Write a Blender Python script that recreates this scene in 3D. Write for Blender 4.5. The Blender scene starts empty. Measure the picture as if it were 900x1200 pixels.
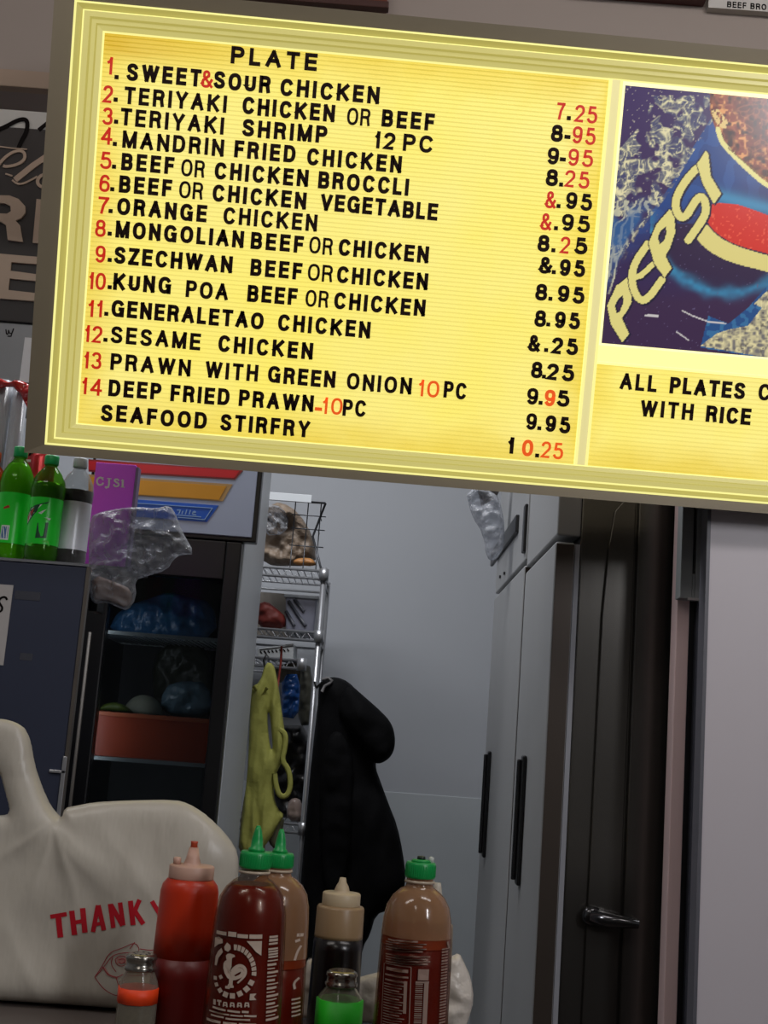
import bpy, math, random
import numpy as np
from mathutils import Matrix, Vector, noise

# ------------------------------------------------------------------ camera, world, lights, exposure
scene = bpy.context.scene
COL = scene.collection
FPX = 1480.0
PITCH = math.atan(265 / FPX)
ROLL = math.radians(4.3)
EYE = 1.55
_cp, _sp = math.cos(math.pi/2 + PITCH), math.sin(math.pi/2 + PITCH)
_cr, _sr = math.cos(ROLL), math.sin(ROLL)
RC = np.array([[1, 0, 0], [0, _cp, -_sp], [0, _sp, _cp]]) @ np.array([[_cr, -_sr, 0], [_sr, _cr, 0], [0, 0, 1]])
CAM = np.array([0.0, 0.0, EYE])
cd = bpy.data.cameras.new('camera')
cd.sensor_fit = 'VERTICAL'; cd.sensor_height = 24.0; cd.lens = 24.0 * FPX / 1200.0
cd.clip_start = 0.05; cd.clip_end = 60
cam = bpy.data.objects.new('camera', cd); COL.objects.link(cam)
m4 = Matrix([list(RC[i]) + [CAM[i]] for i in range(3)] + [[0, 0, 0, 1]])
cam.matrix_world = m4
scene.camera = cam
vs = scene.view_settings
vs.view_transform = 'Standard'; vs.look = 'None'; vs.gamma = 1.0; vs.exposure = 0.0; vs.use_curve_mapping = False

w = bpy.data.worlds.new('world'); scene.world = w; w.use_nodes = True
w.node_tree.nodes['Background'].inputs[0].default_value = (1.0, 0.92, 0.86, 1)
w.node_tree.nodes['Background'].inputs[1].default_value = 0.05

def area(name, loc, rot, sx, sy, power, color):
    l = bpy.data.lights.new(name, 'AREA'); l.shape = 'RECTANGLE'; l.size = sx; l.size_y = sy
    l.energy = power; l.color = color
    o = bpy.data.objects.new(name, l); COL.objects.link(o); o.location = loc
    o.rotation_euler = [math.radians(a) for a in rot]
    return o
area('kitchen_light', (-0.3, 3.35, 3.62), (0, 0, 0), 1.2, 0.4, 36, (0.96, 0.97, 1.0))
area('kitchen_light', (-1.6, 3.1, 3.62), (0, 0, 0), 0.9, 0.3, 20, (0.96, 0.97, 1.0))
area('dining_side_light', (0.9, 0.9, 3.5), (52, 0, 0), 1.2, 0.25, 11, (1.0, 0.95, 0.93))
area('dining_side_light', (-1.2, 0.5, 3.5), (52, 0, 0), 1.2, 0.25, 10, (1.0, 0.93, 0.88))
area('dining_side_light', (2.1, -1.6, 3.2), (50, 0, 24), 0.25, 1.2, 34, (0.98, 0.97, 1.0))  # added unseen lamp behind the camera, brightens the right-hand wall
area('dining_side_light', (-0.5, -1.2, 3.5), (0, 0, 0), 0.25, 1.2, 6, (1.0, 0.93, 0.86))

# ------------------------------------------------------------------ pixel <-> world helpers
def ray(px, py):
    return RC @ np.array([(px - 450) / FPX, (600 - py) / FPX, -1.0])
def W(px, py, Y):
    r = ray(px, py); return CAM + r * (Y / r[1])
def project(P):
    q = (np.asarray(P, float) - CAM) @ RC
    return 450 + FPX * q[..., 0] / -q[..., 2], 600 - FPX * q[..., 1] / -q[..., 2]
def XZ(px, py, Y):
    p = W(px, py, Y); return float(p[0]), float(p[2])

# ------------------------------------------------------------------ materials
def srgb(c):
    out = []
    for v in c:
        v = v / 255.0
        out.append(v / 12.92 if v <= 0.04045 else ((v + 0.055) / 1.055) ** 2.4)
    return tuple(out)
MATS = {}
def mat(name, rgb, rough=0.5, metal=0.0, emit=0.0, ergb=None, var=0.08, scale=8.0, bump=0.0, bscale=40.0,
        spec=0.5, alpha=1.0, tint=None, stretch=None, coat=0.0, subsurf=0.0, edge=0.12):
    if name in MATS: return MATS[name]
    m = bpy.data.materials.new(name); m.use_nodes = True
    nt = m.node_tree; N = nt.nodes; L = nt.links
    b = N['Principled BSDF']; outn = N['Material Output']
    base = srgb(rgb)
    tc = N.new('ShaderNodeTexCoord'); mp = N.new('ShaderNodeMapping')
    L.new(tc.outputs['Object'], mp.inputs[0])
    if stretch: mp.inputs['Scale'].default_value = stretch
    nz = N.new('ShaderNodeTexNoise'); nz.inputs['Scale'].default_value = scale; nz.inputs['Detail'].default_value = 4
    L.new(mp.outputs[0], nz.inputs['Vector'])
    mx = N.new('ShaderNodeMix'); mx.data_type = 'RGBA'
    mx.inputs[6].default_value = tuple(min(1, c * (1 - var)) for c in base) + (1,)
    mx.inputs[7].default_value = tuple(min(1, c * (1 + var)) for c in base) + (1,)
    L.new(nz.outputs['Fac'], mx.inputs[0]); L.new(mx.outputs[2], b.inputs['Base Color'])
    b.inputs['Roughness'].default_value = rough; b.inputs['Metallic'].default_value = metal
    b.inputs['Specular IOR Level'].default_value = spec
    b.inputs['Coat Weight'].default_value = coat
    if subsurf: b.inputs['Subsurface Weight'].default_value = subsurf
    if emit:
        e = srgb(ergb or rgb)
        b.inputs['Emission Strength'].default_value = emit
        b.inputs['Emission Color'].default_value = e + (1,)
    if bump:
        n2 = N.new('ShaderNodeTexNoise'); n2.inputs['Scale'].default_value = bscale; n2.inputs['Detail'].default_value = 3
        L.new(mp.outputs[0], n2.inputs['Vector'])
        bp = N.new('ShaderNodeBump'); bp.inputs['Strength'].default_value = bump; bp.inputs['Distance'].default_value = 0.01
        L.new(n2.outputs['Fac'], bp.inputs['Height']); L.new(bp.outputs[0], b.inputs['Normal'])
    if alpha < 1.0:
        tr = N.new('ShaderNodeBsdfTransparent'); tr.inputs[0].default_value = srgb(tint or (255, 255, 255)) + (1,)
        ms = N.new('ShaderNodeMixShader')
        lw = N.new('ShaderNodeLayerWeight'); lw.inputs[0].default_value = 0.35
        mr = N.new('ShaderNodeMapRange'); mr.inputs[3].default_value = alpha; mr.inputs[4].default_value = min(1, alpha + edge * 4)
        L.new(lw.outputs['Facing'], mr.inputs[0]); L.new(mr.outputs[0], ms.inputs[0])
        L.new(tr.outputs[0], ms.inputs[1]); L.new(b.outputs[0], ms.inputs[2]); L.new(ms.outputs[0], outn.inputs['Surface'])
    MATS[name] = m
    return m

def vcol_mat(name, rough=0.4, emit=0.0, bump=0.0, bscale=30.0, coat=0.0, sub=0.0):
    m = bpy.data.materials.new(name); m.use_nodes = True
    nt = m.node_tree; N = nt.nodes; L = nt.links; b = N['Principled BSDF']
    at = N.new('ShaderNodeAttribute'); at.attribute_name = 'Col'
    b.inputs['Roughness'].default_value = rough
    b.inputs['Coat Weight'].default_value = coat
    if emit:
        L.new(at.outputs['Color'], b.inputs['Emission Color']); b.inputs['Emission Strength'].default_value = emit
        b.inputs['Base Color'].default_value = (0.02, 0.02, 0.02, 1)
    else:
        L.new(at.outputs['Color'], b.inputs['Base Color'])
    if sub: b.inputs['Subsurface Weight'].default_value = sub
    if bump:
        n2 = N.new('ShaderNodeTexNoise'); n2.inputs['Scale'].default_value = bscale
        tc = N.new('ShaderNodeTexCoord'); L.new(tc.outputs['Object'], n2.inputs['Vector'])
        bp = N.new('ShaderNodeBump'); bp.inputs['Strength'].default_value = bump; bp.inputs['Distance'].default_value = 0.01
        L.new(n2.outputs['Fac'], bp.inputs['Height']); L.new(bp.outputs[0], b.inputs['Normal'])
    return m

# ------------------------------------------------------------------ mesh builder
class MB:
    def __init__(s): s.v = []; s.f = []; s.mi = []; s.sm = []
    def add(s, vs, fs, mi=0, smooth=False):
        n = len(s.v); s.v += [tuple(map(float, p)) for p in vs]
        for f in fs: s.f.append(tuple(i + n for i in f)); s.mi.append(mi); s.sm.append(smooth)
        return s
    def box(s, x0, x1, y0, y1, z0, z1, mi=0):
        v = [(x, y, z) for x in (x0, x1) for y in (y0, y1) for z in (z0, z1)]
        return s.add(v, [(0, 1, 3, 2), (4, 6, 7, 5), (0, 4, 5, 1), (2, 3, 7, 6), (0, 2, 6, 4), (1, 5, 7, 3)], mi)
    def prism(s, poly, y0, y1, mi=0):          # poly in (x,z), y0 front
        n = len(poly); v = [(x, y0, z) for x, z in poly] + [(x, y1, z) for x, z in poly]
        a = sum(poly[i][0] * poly[(i + 1) % n][1] - poly[(i + 1) % n][0] * poly[i][1] for i in range(n))
        fr = tuple(range(n)); bk = tuple(range(2 * n - 1, n - 1, -1))
        if a < 0: fr = fr[::-1]; bk = bk[::-1]
        fs = [fr, bk]
        for i in range(n):
            j = (i + 1) % n
            fs.append((i, i + n, j + n, j) if a > 0 else (i, j, j + n, i + n))
        return s.add(v, fs, mi)
    def lathe(s, prof, c=(0, 0, 0), n=32, mi=0, cap=True, sx=1, sy=1):
        v = []; f = []
        for r, z in prof:
            for k in range(n):
                a = 2 * math.pi * k / n; v.append((c[0] + sx * r * math.cos(a), c[1] + sy * r * math.sin(a), c[2] + z))
        for i in range(len(prof) - 1):
            for k in range(n):
                k2 = (k + 1) % n; f.append((i * n + k, i * n + k2, (i + 1) * n + k2, (i + 1) * n + k))
        s.add(v, f, mi, True)
        if cap:
            m = len(s.v) - len(v); L = len(prof)
            s.f.append(tuple(m + k for k in range(n))[::-1]); s.mi.append(mi); s.sm.append(False)
            s.f.append(tuple(m + (L - 1) * n + k for k in range(n))); s.mi.append(mi); s.sm.append(False)
        return s
    def tube(s, pts, r, n=8, mi=0, flat=1.0):
        pts = [Vector(p) for p in pts]; v = []; f = []
        rs = r if isinstance(r, (list, tuple)) else [r] * len(pts)
        up = Vector((0, 1, 0.01))
        for i, p in enumerate(pts):
            d = (pts[min(i + 1, len(pts) - 1)] - pts[max(i - 1, 0)]).normalized()
            a = d.cross(up)
            if a.length < 1e-3: a = d.cross(Vector((1, 0, 0)))
            a.normalize(); b = d.cross(a).normalized()
            for k in range(n):
                t = 2 * math.pi * k / n
                v.append(p + a * (rs[i] * math.cos(t)) + b * (rs[i] * flat * math.sin(t)))
        for i in range(len(pts) - 1):
            for k in range(n):
                k2 = (k + 1) % n; f.append((i * n + k, i * n + k2, (i + 1) * n + k2, (i + 1) * n + k))
        f.append(tuple(range(n))); f.append(tuple((len(pts) - 1) * n + k for k in range(n))[::-1])
        return s.add(v, f, mi, True)

ROOTM = {}
def link_mesh(name, mesh, parent=None):
    o = bpy.data.objects.new(name, mesh); COL.objects.link(o)
    if parent is not None:
        o.parent = parent
    return o
def rootof(o):
    while o.parent: o = o.parent
    return o
def obj(name, mb, mats, parent=None, local=False, bevel=0.0, shade=None):
    """world-space mesh data; moved into the root's frame when it has a parent"""
    me = bpy.data.meshes.new(name)
    v = mb.v
    if parent is not None and not local:
        inv = ROOTM[rootof(parent).name].inverted()
        v = [tuple(inv @ Vector(p)) for p in v]
    org = None
    if parent is None and not local:      # give free meshes an origin at their base
        xs = [p[0] for p in v]; ys = [p[1] for p in v]; zs = [p[2] for p in v]
        org = ((min(xs) + max(xs)) / 2, (min(ys) + max(ys)) / 2, min(zs))
        v = [(p[0] - org[0], p[1] - org[1], p[2] - org[2]) for p in v]
    me.from_pydata(v, [], mb.f)
    if not isinstance(mats, (list, tuple)): mats = [mats]
    for m in mats: me.materials.append(m)
    me.polygons.foreach_set('material_index', mb.mi)
    me.polygons.foreach_set('use_smooth', mb.sm if shade is None else [shade] * len(mb.f))
    me.update()
    o = link_mesh(name, me, parent)
    if org: o.location = org; ROOTM[o.name] = Matrix.Translation(org)
    if bevel:
        b = o.modifiers.new('bevel', 'BEVEL'); b.width = bevel; b.segments = 2; b.limit_method = 'ANGLE'
    return o
def tag(o, label, cat=None, group=None):
    o['label'] = label
    if cat: o['category'] = cat
    if group: o['group'] = group
    return o
def thing(name, label, cat, loc, M=None, group=None):
    o = bpy.data.objects.new(name, None); COL.objects.link(o); o.empty_display_size = 0.05
    M = M or Matrix.Translation(loc)
    o.matrix_world = M; ROOTM[o.name] = M.copy()
    return tag(o, label, cat, group)
def struct(name, mb, m, bevel=0):
    o = obj(name, mb, m, bevel=bevel); o['kind'] = 'structure'; return o
def copy_tree(o, loc, label, group=None):
    def rec(s, parent):
        c = s.copy(); COL.objects.link(c); c.parent = parent
        for ch in s.children: rec(ch, c)
        return c
    r = rec(o, None); r.location = loc; ROOTM[r.name] = Matrix.Translation(loc)
    r['label'] = label
    if group: r['group'] = group
    return r

# ------------------------------------------------------------------ soft shapes from an outline
def seg_dist(P, A, B):
    d = B - A; t = np.clip(((P - A) @ d) / max(d @ d, 1e-12), 0, 1)
    C = A + t[:, None] * d
    return np.hypot(*(P - C).T), C
def poly_dist(P, poly, closed=True):
    best = np.full(len(P), 1e9); near = np.zeros_like(P); n = len(poly)
    for i in range(n if closed else n - 1):
        d, c = seg_dist(P, poly[i], poly[(i + 1) % n])
        m = d < best; best[m] = d[m]; near[m] = c[m]
    return best, near
def inside(P, poly):
    x, z = P.T; r = np.zeros(len(P), bool); n = len(poly); j = n - 1
    for i in range(n):
        xi, zi = poly[i]; xj, zj = poly[j]
        with np.errstate(divide='ignore', invalid='ignore'):
            c = ((zi > z) != (zj > z)) & (x < (xj - xi) * (z - zi) / (zj - zi + 1e-15) + xi)
        r ^= c; j = i
    return r
def smooth_poly(pts, n=2):
    p = [np.array(a, float) for a in pts]
    for _ in range(n):
        q = []
        for i in range(len(p)):
            a, b = p[i], p[(i + 1) % len(p)]
            q += [a * .75 + b * .25, a * .25 + b * .75]
        p = q
    return np.array(p)
def cushion(poly, Y, tf, tb, h, edge=0.03, wr=0.0, wscale=10.0, hole=None, fn=None, seed=0.0, aniso=(1, 1)):
    """closed soft body: outline in world x,z at depth Y, bulging tf towards the viewer and tb away"""
    poly = np.array(poly, float)
    x0, z0 = poly.min(0) - h; x1, z1 = poly.max(0) + h
    nx = int((x1 - x0) / h) + 1; nz = int((z1 - z0) / h) + 1
    gx = x0 + h * np.arange(nx + 1); gz = z0 + h * np.arange(nz + 1)
    cx, cz = np.meshgrid(gx[:-1] + h / 2, gz[:-1] + h / 2, indexing='ij')
    cells = inside(np.c_[cx.ravel(), cz.ravel()], poly).reshape(nx, nz)
    if hole is not None:
        cells &= ~inside(np.c_[cx.ravel(), cz.ravel()], np.array(hole, float)).reshape(nx, nz)
    cnt = np.zeros((nx + 1, nz + 1), int)
    for a in (0, 1):
        for b in (0, 1): cnt[a:nx + a, b:nz + b] += cells
    ids = -np.ones((nx + 1, nz + 1), int); use = np.argwhere(cnt > 0)
    ids[use[:, 0], use[:, 1]] = np.arange(len(use))
    P = np.c_[gx[use[:, 0]], gz[use[:, 1]]]
    d, near = poly_dist(P, poly)
    if hole is not None:
        d2, n2 = poly_dist(P, np.array(hole, float)); m = d2 < d; d[m] = d2[m]; near[m] = n2[m]
    bd = (cnt[use[:, 0], use[:, 1]] < 4)
    P[bd] = near[bd]; d[bd] = 0
    prof = np.sqrt(np.clip(1 - np.exp(-2.2 * d / edge), 0, 1))
    wob = np.array([noise.noise((p[0] * wscale * aniso[0] + seed, p[1] * wscale * aniso[1], seed)) +
                    .5 * noise.noise((p[0] * wscale * 2.3 * aniso[0], p[1] * wscale * 2.3 * aniso[1] + seed, 3 + seed)) for p in P]) * wr * prof
    ex = fn(P) if fn else 0
    yf = Y - tf * prof - wob - ex * prof; yb = Y + tb * prof + wob * .6
    n = len(P); vf = np.c_[P[:, 0], yf, P[:, 1]]; vb = np.c_[P[:, 0], yb, P[:, 1]]
    bmap = np.arange(n) + n; bmap[bd] = np.arange(n)[bd]
    fs = []
    for i, k in np.argwhere(cells):
        a, b, c, e = ids[i, k], ids[i + 1, k], ids[i + 1, k + 1], ids[i, k + 1]
        fs.append((a, b, c, e)); fs.append((bmap[e], bmap[c], bmap[b], bmap[a]))
    mb = MB(); mb.add(np.r_[vf, vb], fs, 0, True)
    used = np.zeros(2 * n, bool)
    for f in fs:
        for i in f: used[i] = True
    remap = np.cumsum(used) - 1
    mb.v = [v for v, u in zip(mb.v, used) if u]; mb.f = [tuple(int(remap[i]) for i in f) for f in mb.f]
    return mb
def outl(pts, Y, n=2):
    q = [XZ(x, y, Y) for x, y in pts]
    return smooth_poly(q, n) if n else np.array(q)
def paint(o, fn):
    """flat print: fn(px,py)->rgb linear, stored as a colour attribute on the mesh"""
    me = o.data; n = len(me.vertices)
    co = np.zeros(n * 3); me.vertices.foreach_get('co', co); co = co.reshape(-1, 3)
    M = np.array(ROOTM[rootof(o).name] if (o.parent or o.name in ROOTM) else Matrix.Identity(4))
    wc = co @ M[:3, :3].T + M[:3, 3]
    px, py = project(wc); c = fn(px, py, wc)
    at = me.color_attributes.new('Col', 'FLOAT_COLOR', 'POINT')
    at.data.foreach_set('color', np.c_[c, np.ones(n)].ravel())

# ------------------------------------------------------------------ stroke font (grotesque capitals)
def ell(cx, cy, rx, ry, a0, a1, n=14, p=2.35):
    out = []
    for i in range(n + 1):
        a = math.radians(a0 + (a1 - a0) * i / n); c, s = math.cos(a), math.sin(a)
        out.append((cx + rx * math.copysign(abs(c) ** (2 / p), c), cy + ry * math.copysign(abs(s) ** (2 / p), s)))
    return out
G = {
 'A': (.74, [[(0, 0), (.5, 1), (1, 0)], [(.18, .34), (.82, .34)]]),
 'B': (.66, [[(0, 0), (0, 1)], [(0, 1)] + ell(.6, .76, .34, .24, 90, -90, 8) + [(0, .52)], [(0, .52)] + ell(.62, .26, .38, .26, 90, -90, 8) + [(0, 0)]]),
 'C': (.72, [ell(.52, .5, .5, .5, 38, 322, 20)]),
 'D': (.70, [[(0, 0), (0, 1)] + ell(.45, .5, .55, .5, 90, -90, 14) + [(0, 0)]]),
 'E': (.60, [[(1, 1), (0, 1), (0, 0), (1, 0)], [(0, .52), (.92, .52)]]),
 'F': (.56, [[(1, 1), (0, 1), (0, 0)], [(0, .50), (.9, .50)]]),
 'G': (.76, [ell(.5, .5, .5, .5, 42, 318, 20) + [(.97, .46), (.56, .46)], [(.97, .46), (.97, 0)]]),
 'H': (.68, [[(0, 0), (0, 1)], [(1, 0), (1, 1)], [(0, .52), (1, .52)]]),
 'I': (.0, [[(0, 0), (0, 1)]]),
 'J': (.5, [[(1, 1)] + [(1, .3)] + ell(.5, .3, .5, .3, 0, -180, 8)]),
 'K': (.70, [[(0, 0), (0, 1)], [(.95, 1), (0, .36)], [(.32, .58), (1, 0)]]),
 'L': (.54, [[(0, 1), (0, 0), (1, 0)]]),
 'M': (.80, [[(0, 0), (0, 1), (.5, 0), (1, 1), (1, 0)]]),
 'N': (.68, [[(0, 0), (0, 1), (1, 0), (1, 1)]]),
 'O': (.76, [ell(.5, .5, .5, .5, 0, 360, 26)]),
 'P': (.64, [[(0, 0), (0, 1)], [(0, 1)] + ell(.55, .73, .45, .27, 90, -90, 10) + [(0, .46)]]),
 'R': (.68, [[(0, 0), (0, 1)], [(0, 1)] + ell(.55, .75, .42, .25, 90, -90, 10) + [(0, .5)], [(.55, .5), (.85, .42), (.9, .2), (.97, 0)]]),
 'S': (.66, [ell(.5, .75, .46, .25, 20, 180, 10) + [(.1, .62), (.5, .51), (.9, .4)] + ell(.5, .25, .5, .25, 0, -162, 10)]),
 'T': (.64, [[(0, 1), (1, 1)], [(.5, 1), (.5, 0)]]),
 'U': (.66, [[(0, 1), (0, .32)] + ell(.5, .32, .5, .32, 180, 360, 12) + [(1, 1)]]),
 'V': (.70, [[(0, 1), (.5, 0), (1, 1)]]),
 'W': (1.0, [[(0, 1), (.25, 0), (.5, 1), (.75, 0), (1, 1)]]),
 'X': (.68, [[(0, 1), (1, 0)], [(0, 0), (1, 1)]]),
 'Y': (.70, [[(0, 1), (.5, .42), (1, 1)], [(.5, .42), (.5, 0)]]),
 'Z': (.62, [[(0, 1), (1, 1), (0, 0), (1, 0)]]),
 '0': (.60, [ell(.5, .5, .5, .5, 0, 360, 24)]),
 '1': (.24, [[(0, .74), (.6, .8), (1, 1), (1, 0)]]),
 '2': (.60, [ell(.5, .72, .47, .28, 165, -30, 10) + [(.0, .0), (1, 0)]]),
 '3': (.60, [ell(.48, .75, .44, .25, 155, -90, 10), ell(.5, .26, .5, .26, 90, -155, 10)]),
 '4': (.62, [[(.75, 0), (.75, 1), (0, .28), (1, .28)]]),
 '5': (.60, [[(.92, 1), (.18, 1), (.08, .52)] + ell(.48, .32, .52, .32, 130, -155, 12)]),
 '6': (.60, [ell(.52, .5, .48, .5, 40, 180, 10) + [(.03, .4)], ell(.5, .3, .48, .3, 0, 360, 16)]),
 '7': (.56, [[(0, 1), (1, 1), (.5, .5), (.32, 0)]]),
 '8': (.60, [ell(.5, .76, .42, .24, 0, 360, 16), ell(.5, .27, .5, .27, 0, 360, 16)]),
 '9': (.60, [ell(.5, .69, .48, .31, 0, 360, 16), [(.98, .6)] + ell(.48, .5, .5, .5, 0, -135, 10)]),
 '&': (.62, [[(1, 0), (.18, .66)] + ell(.42, .8, .25, .2, 200, -20, 9) + [(.1, .42), (.02, .22)] + ell(.4, .22, .38, .22, 180, 310, 7) + [(.98, .45)]]),
 '-': (.34, [[(0, .22), (1, .22)]]),
 '.': (.0, [[(0, 0), (0, .001)]]),
}
def stroke_mesh(mb, pts, t, y0, y1, mi=0, closed=False):
    """thick polyline in x,z; t = full width"""
    P = [np.array(p, float) for p in pts]; n = len(P); L = []; R = []
    for i in range(n):
        a = P[i] - P[i - 1] if i > 0 else (P[i] - P[-2] if closed else P[1] - P[0])
        b = P[i + 1] - P[i] if i < n - 1 else (P[1] - P[0] if closed else P[-1] - P[-2])
        a = a / max(np.hypot(*a), 1e-9); b = b / max(np.hypot(*b), 1e-9)
        na = np.array([-a[1], a[0]]); nb = np.array([-b[1], b[0]])
        m = na + nb; l = np.hypot(*m)
        if l < .35: m = na; k = 1
        else: m = m / l; k = min(1 / max(m @ na, .3), 1.9)
        L.append(P[i] + m * k * t / 2); R.append(P[i] - m * k * t / 2)
    v = []; f = []
    for i in range(n):
        for q in (L[i], R[i]): v.append((q[0], y0, q[1])); v.append((q[0], y1, q[1]))
    for i in range(n - 1):
        a = 4 * i; b = a + 4
        f += [(a, a + 2, b + 2, b), (a + 1, b + 1, b + 3, a + 3), (a, b, b + 1, a + 1), (a + 2, a + 3, b + 3, b + 2)]
    f += [(0, 1, 3, 2), (4 * n - 4, 4 * n - 2, 4 * n - 1, 4 * n - 3)]
    mb.add(v, f, mi)
def glyph(mb, ch, x, z, h, t, d, sx=1.0, y0=0.0, ax=(1, 0), az=(0, 1), mi=0):
    """draw ch with its ink starting at x; returns ink width"""
    if ch == '.':
        s = t * 1.05; q = [(0, 0), (s, 0), (s, s), (0, s)]
        mb.prism([(x + a * ax[0] + b * az[0], z + a * ax[1] + b * az[1]) for a, b in q], y0, y0 + d, mi); return s
    wdt, strokes = G[ch]; cw = wdt * h * sx; ch_ = h - t
    parts = []
    for st in strokes:
        cur = [st[0]]
        for i in range(1, len(st)):
            cur.append(st[i])
            if i < len(st) - 1 and len(st) <= 6:
                a = (st[i][0] - st[i-1][0], st[i][1] - st[i-1][1]); b = (st[i+1][0] - st[i][0], st[i+1][1] - st[i][1])
                if (a[0] * b[0] + a[1] * b[1]) < -.25 * math.hypot(*a) * math.hypot(*b):
                    parts.append(cur); cur = [st[i]]
        parts.append(cur)
    for st in parts:
        pts = []
        for a, b in st:
            lx = t / 2 + a * max(cw - t, 0) if wdt else t / 2
            lz = t / 2 + b * ch_
            pts.append((x + lx * ax[0] + lz * az[0], z + lx * ax[1] + lz * az[1]))
        closed = len(pts) > 3 and math.hypot(pts[0][0] - pts[-1][0], pts[0][1] - pts[-1][1]) < t * .2
        # extend flat-ended straight strokes to the cap line
        if not closed:
            for e, k in ((0, 1), (-1, -2)):
                dx = pts[e][0] - pts[k][0]; dz = pts[e][1] - pts[k][1]; l = math.hypot(dx, dz)
                vert = abs(dz) > abs(dx) * 1.2; ext = t / 2 * (abs(l / dz) if vert else 1) if (len(st) <= 5 and l > t * .12) else 0
                if vert and abs(dx) > 1e-9: ext = t / 2 * .82
                if l > 0: pts[e] = (pts[e][0] + dx / l * ext, pts[e][1] + dz / l * ext)
        stroke_mesh(mb, pts, t, y0, y0 + d, mi, closed)
    return max(cw, t)
def ink(ch, h, t, sx=1.0): return t * 1.05 if ch == '.' else max(G[ch][0] * h * sx, t)

# ================================================================== room shell
M_wallk = mat('painted_wall_kitchen', (168, 172, 178), rough=.6, var=.03, scale=2)
M_wallf = mat('painted_wall_front', (150, 138, 130), rough=.7, var=.04, scale=2)
M_ceil = mat('ceiling_paint', (190, 190, 188), rough=.8, bump=.2, bscale=60)
M_floor = mat('floor_quarry_tile', (62, 46, 40), rough=.5, var=.2, scale=5)
BACK = 5.0
struct('floor', MB().box(-2.6, 2.4, -4.5, BACK + .1, -.1, 0), M_floor)
struct('ceiling', MB().box(-2.6, 2.4, -4.5, BACK + .1, 3.7, 3.8), M_ceil)
struct('wall_back', MB().box(-2.6, 2.4, BACK, BACK + .1, 0, 3.7), M_wallk)
struct('wall_left', MB().box(-2.7, -2.6, -4.5, BACK + .1, 0, 3.7), M_wallk)
struct('wall_side', MB().box(2.4, 2.5, -4.5, BACK + .1, 0, 3.7), M_wallk)
zs = XZ(500, 931, BACK)[1]
struct('trim_1', MB().box(-2.6, 2.4, BACK - .004, BACK, 0, zs), mat('wall_protection_sheet', (176, 182, 186), rough=.45, var=.03), bevel=.0015)

# bulkhead above the counter (the sign hangs off it)
BY = 2.5
zb = XZ(30, 104, BY)[1]; zt = XZ(30, 84, BY)[1]
r_ = ray(30, 132); yb2 = (zb - EYE) / r_[2] * r_[1]
mb = MB().box(-2.6, 2.4, BY + .012, yb2, zb + .004, 3.7)
struct('wall_front', mb, M_wallf)
struct('trim_2', MB().box(-2.6, 2.4, BY - .006, BY + .02, zb, zt), mat('bulkhead_trim', (158, 136, 118), rough=.6, var=.05), bevel=.002)

# framed pieces on the bulkhead, above the sign
def slab_px(name, corners, Y, depth, m, parent=None, bevel=0.002):
    return obj(name, MB().prism([XZ(x, y, Y) for x, y in corners], Y, Y + depth), m, parent, bevel=bevel)
M_wood = mat('dark_cherry_wood', (98, 42, 24), rough=.4, var=.25, scale=20, stretch=(1, 1, 8))
def board(name, label, cat, x0, x1, ybot, hgt):
    a = XZ(x0, ybot, BY); b = XZ(x1, ybot, BY)
    z0 = XZ((x0 + x1) / 2, ybot, BY)[1]
    return a[0], b[0], z0
a = XZ(78, -6, BY); b = XZ(453, 15, BY)
t = thing('wooden_board', 'long dark cherry-wood board above the menu sign, left of the white card', 'board', (a[0], BY - .01, b[1]))
obj('panel', MB().box(a[0], b[0], BY - .02, BY + .012, b[1], b[1] + .25), M_wood, t, bevel=.002)
obj('moulding', MB().box(a[0] - .004, b[0] + .004, BY - .026, BY - .004, b[1] - .004, b[1] + .012), mat('dark_wood_edge', (60, 25, 15), rough=.5), t, bevel=.002)
a = XZ(733, 0, BY); b = XZ(828, 5, BY)
t = thing('picture_board', 'small dark red-brown framed board just left of the white card', 'board', (a[0], BY - .01, b[1]))
obj('panel', MB().box(a[0] - .12, b[0] - .004, BY - .02, BY + .012, b[1], b[1] + .2), mat('dark_red_wood', (70, 22, 18), rough=.5, var=.2), t, bevel=.002)
a = XZ(829, 10, BY); b = XZ(940, 17, BY)
t = thing('price_card', 'white card with small black lettering at the top right corner', 'card', (a[0], BY - .01, a[1]))
obj('card', MB().box(a[0], b[0], BY - .008, BY + .012, a[1] - .002, a[1] + .16), mat('white_card', (190, 185, 180), rough=.7), t)
tm = MB(); x, z = XZ(852, 8.5, BY - .008); hh = 7.3 / FPX * BY * 1.12; cx = x
for ch in 'BEEF BRO':
    if ch == ' ': cx += hh * .45; continue
    cx += glyph(tm, ch, cx, z, hh, hh * .17, .001, y0=BY - .009) + hh * .2
obj('lettering', tm, mat('black_print', (16, 13, 13), rough=.8, spec=.1), t)

# ================================================================== the lit menu sign
yaw, tilt = math.radians(2.0), math.radians(13.5)
SM = (Matrix.Rotation(yaw, 3, 'Z') @ Matrix.Rotation(tilt, 3, 'X'))
SC = CAM + ray(400, 290) * 2.4
SM4 = Matrix.Translation(SC) @ SM.to_4x4()
SMn = np.array(SM)
def sp(px, py, off=0.0):
    """pixel -> (u,v) on the face of the sign (off metres in front of it)"""
    r = ray(px, py); n = -SMn[:, 1]; c = SC + n * off
    P = CAM + r * (((c - CAM) @ n) / (r @ n)); d = P - c
    return float(d @ SMn[:, 0]), float(d @ SMn[:, 2])
sign = thing('menu_sign', 'large yellow backlit menu sign with changeable black and red letters, hanging overhead', 'sign', None, SM4)
avg = lambda *a: sum(a) / len(a)
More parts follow.
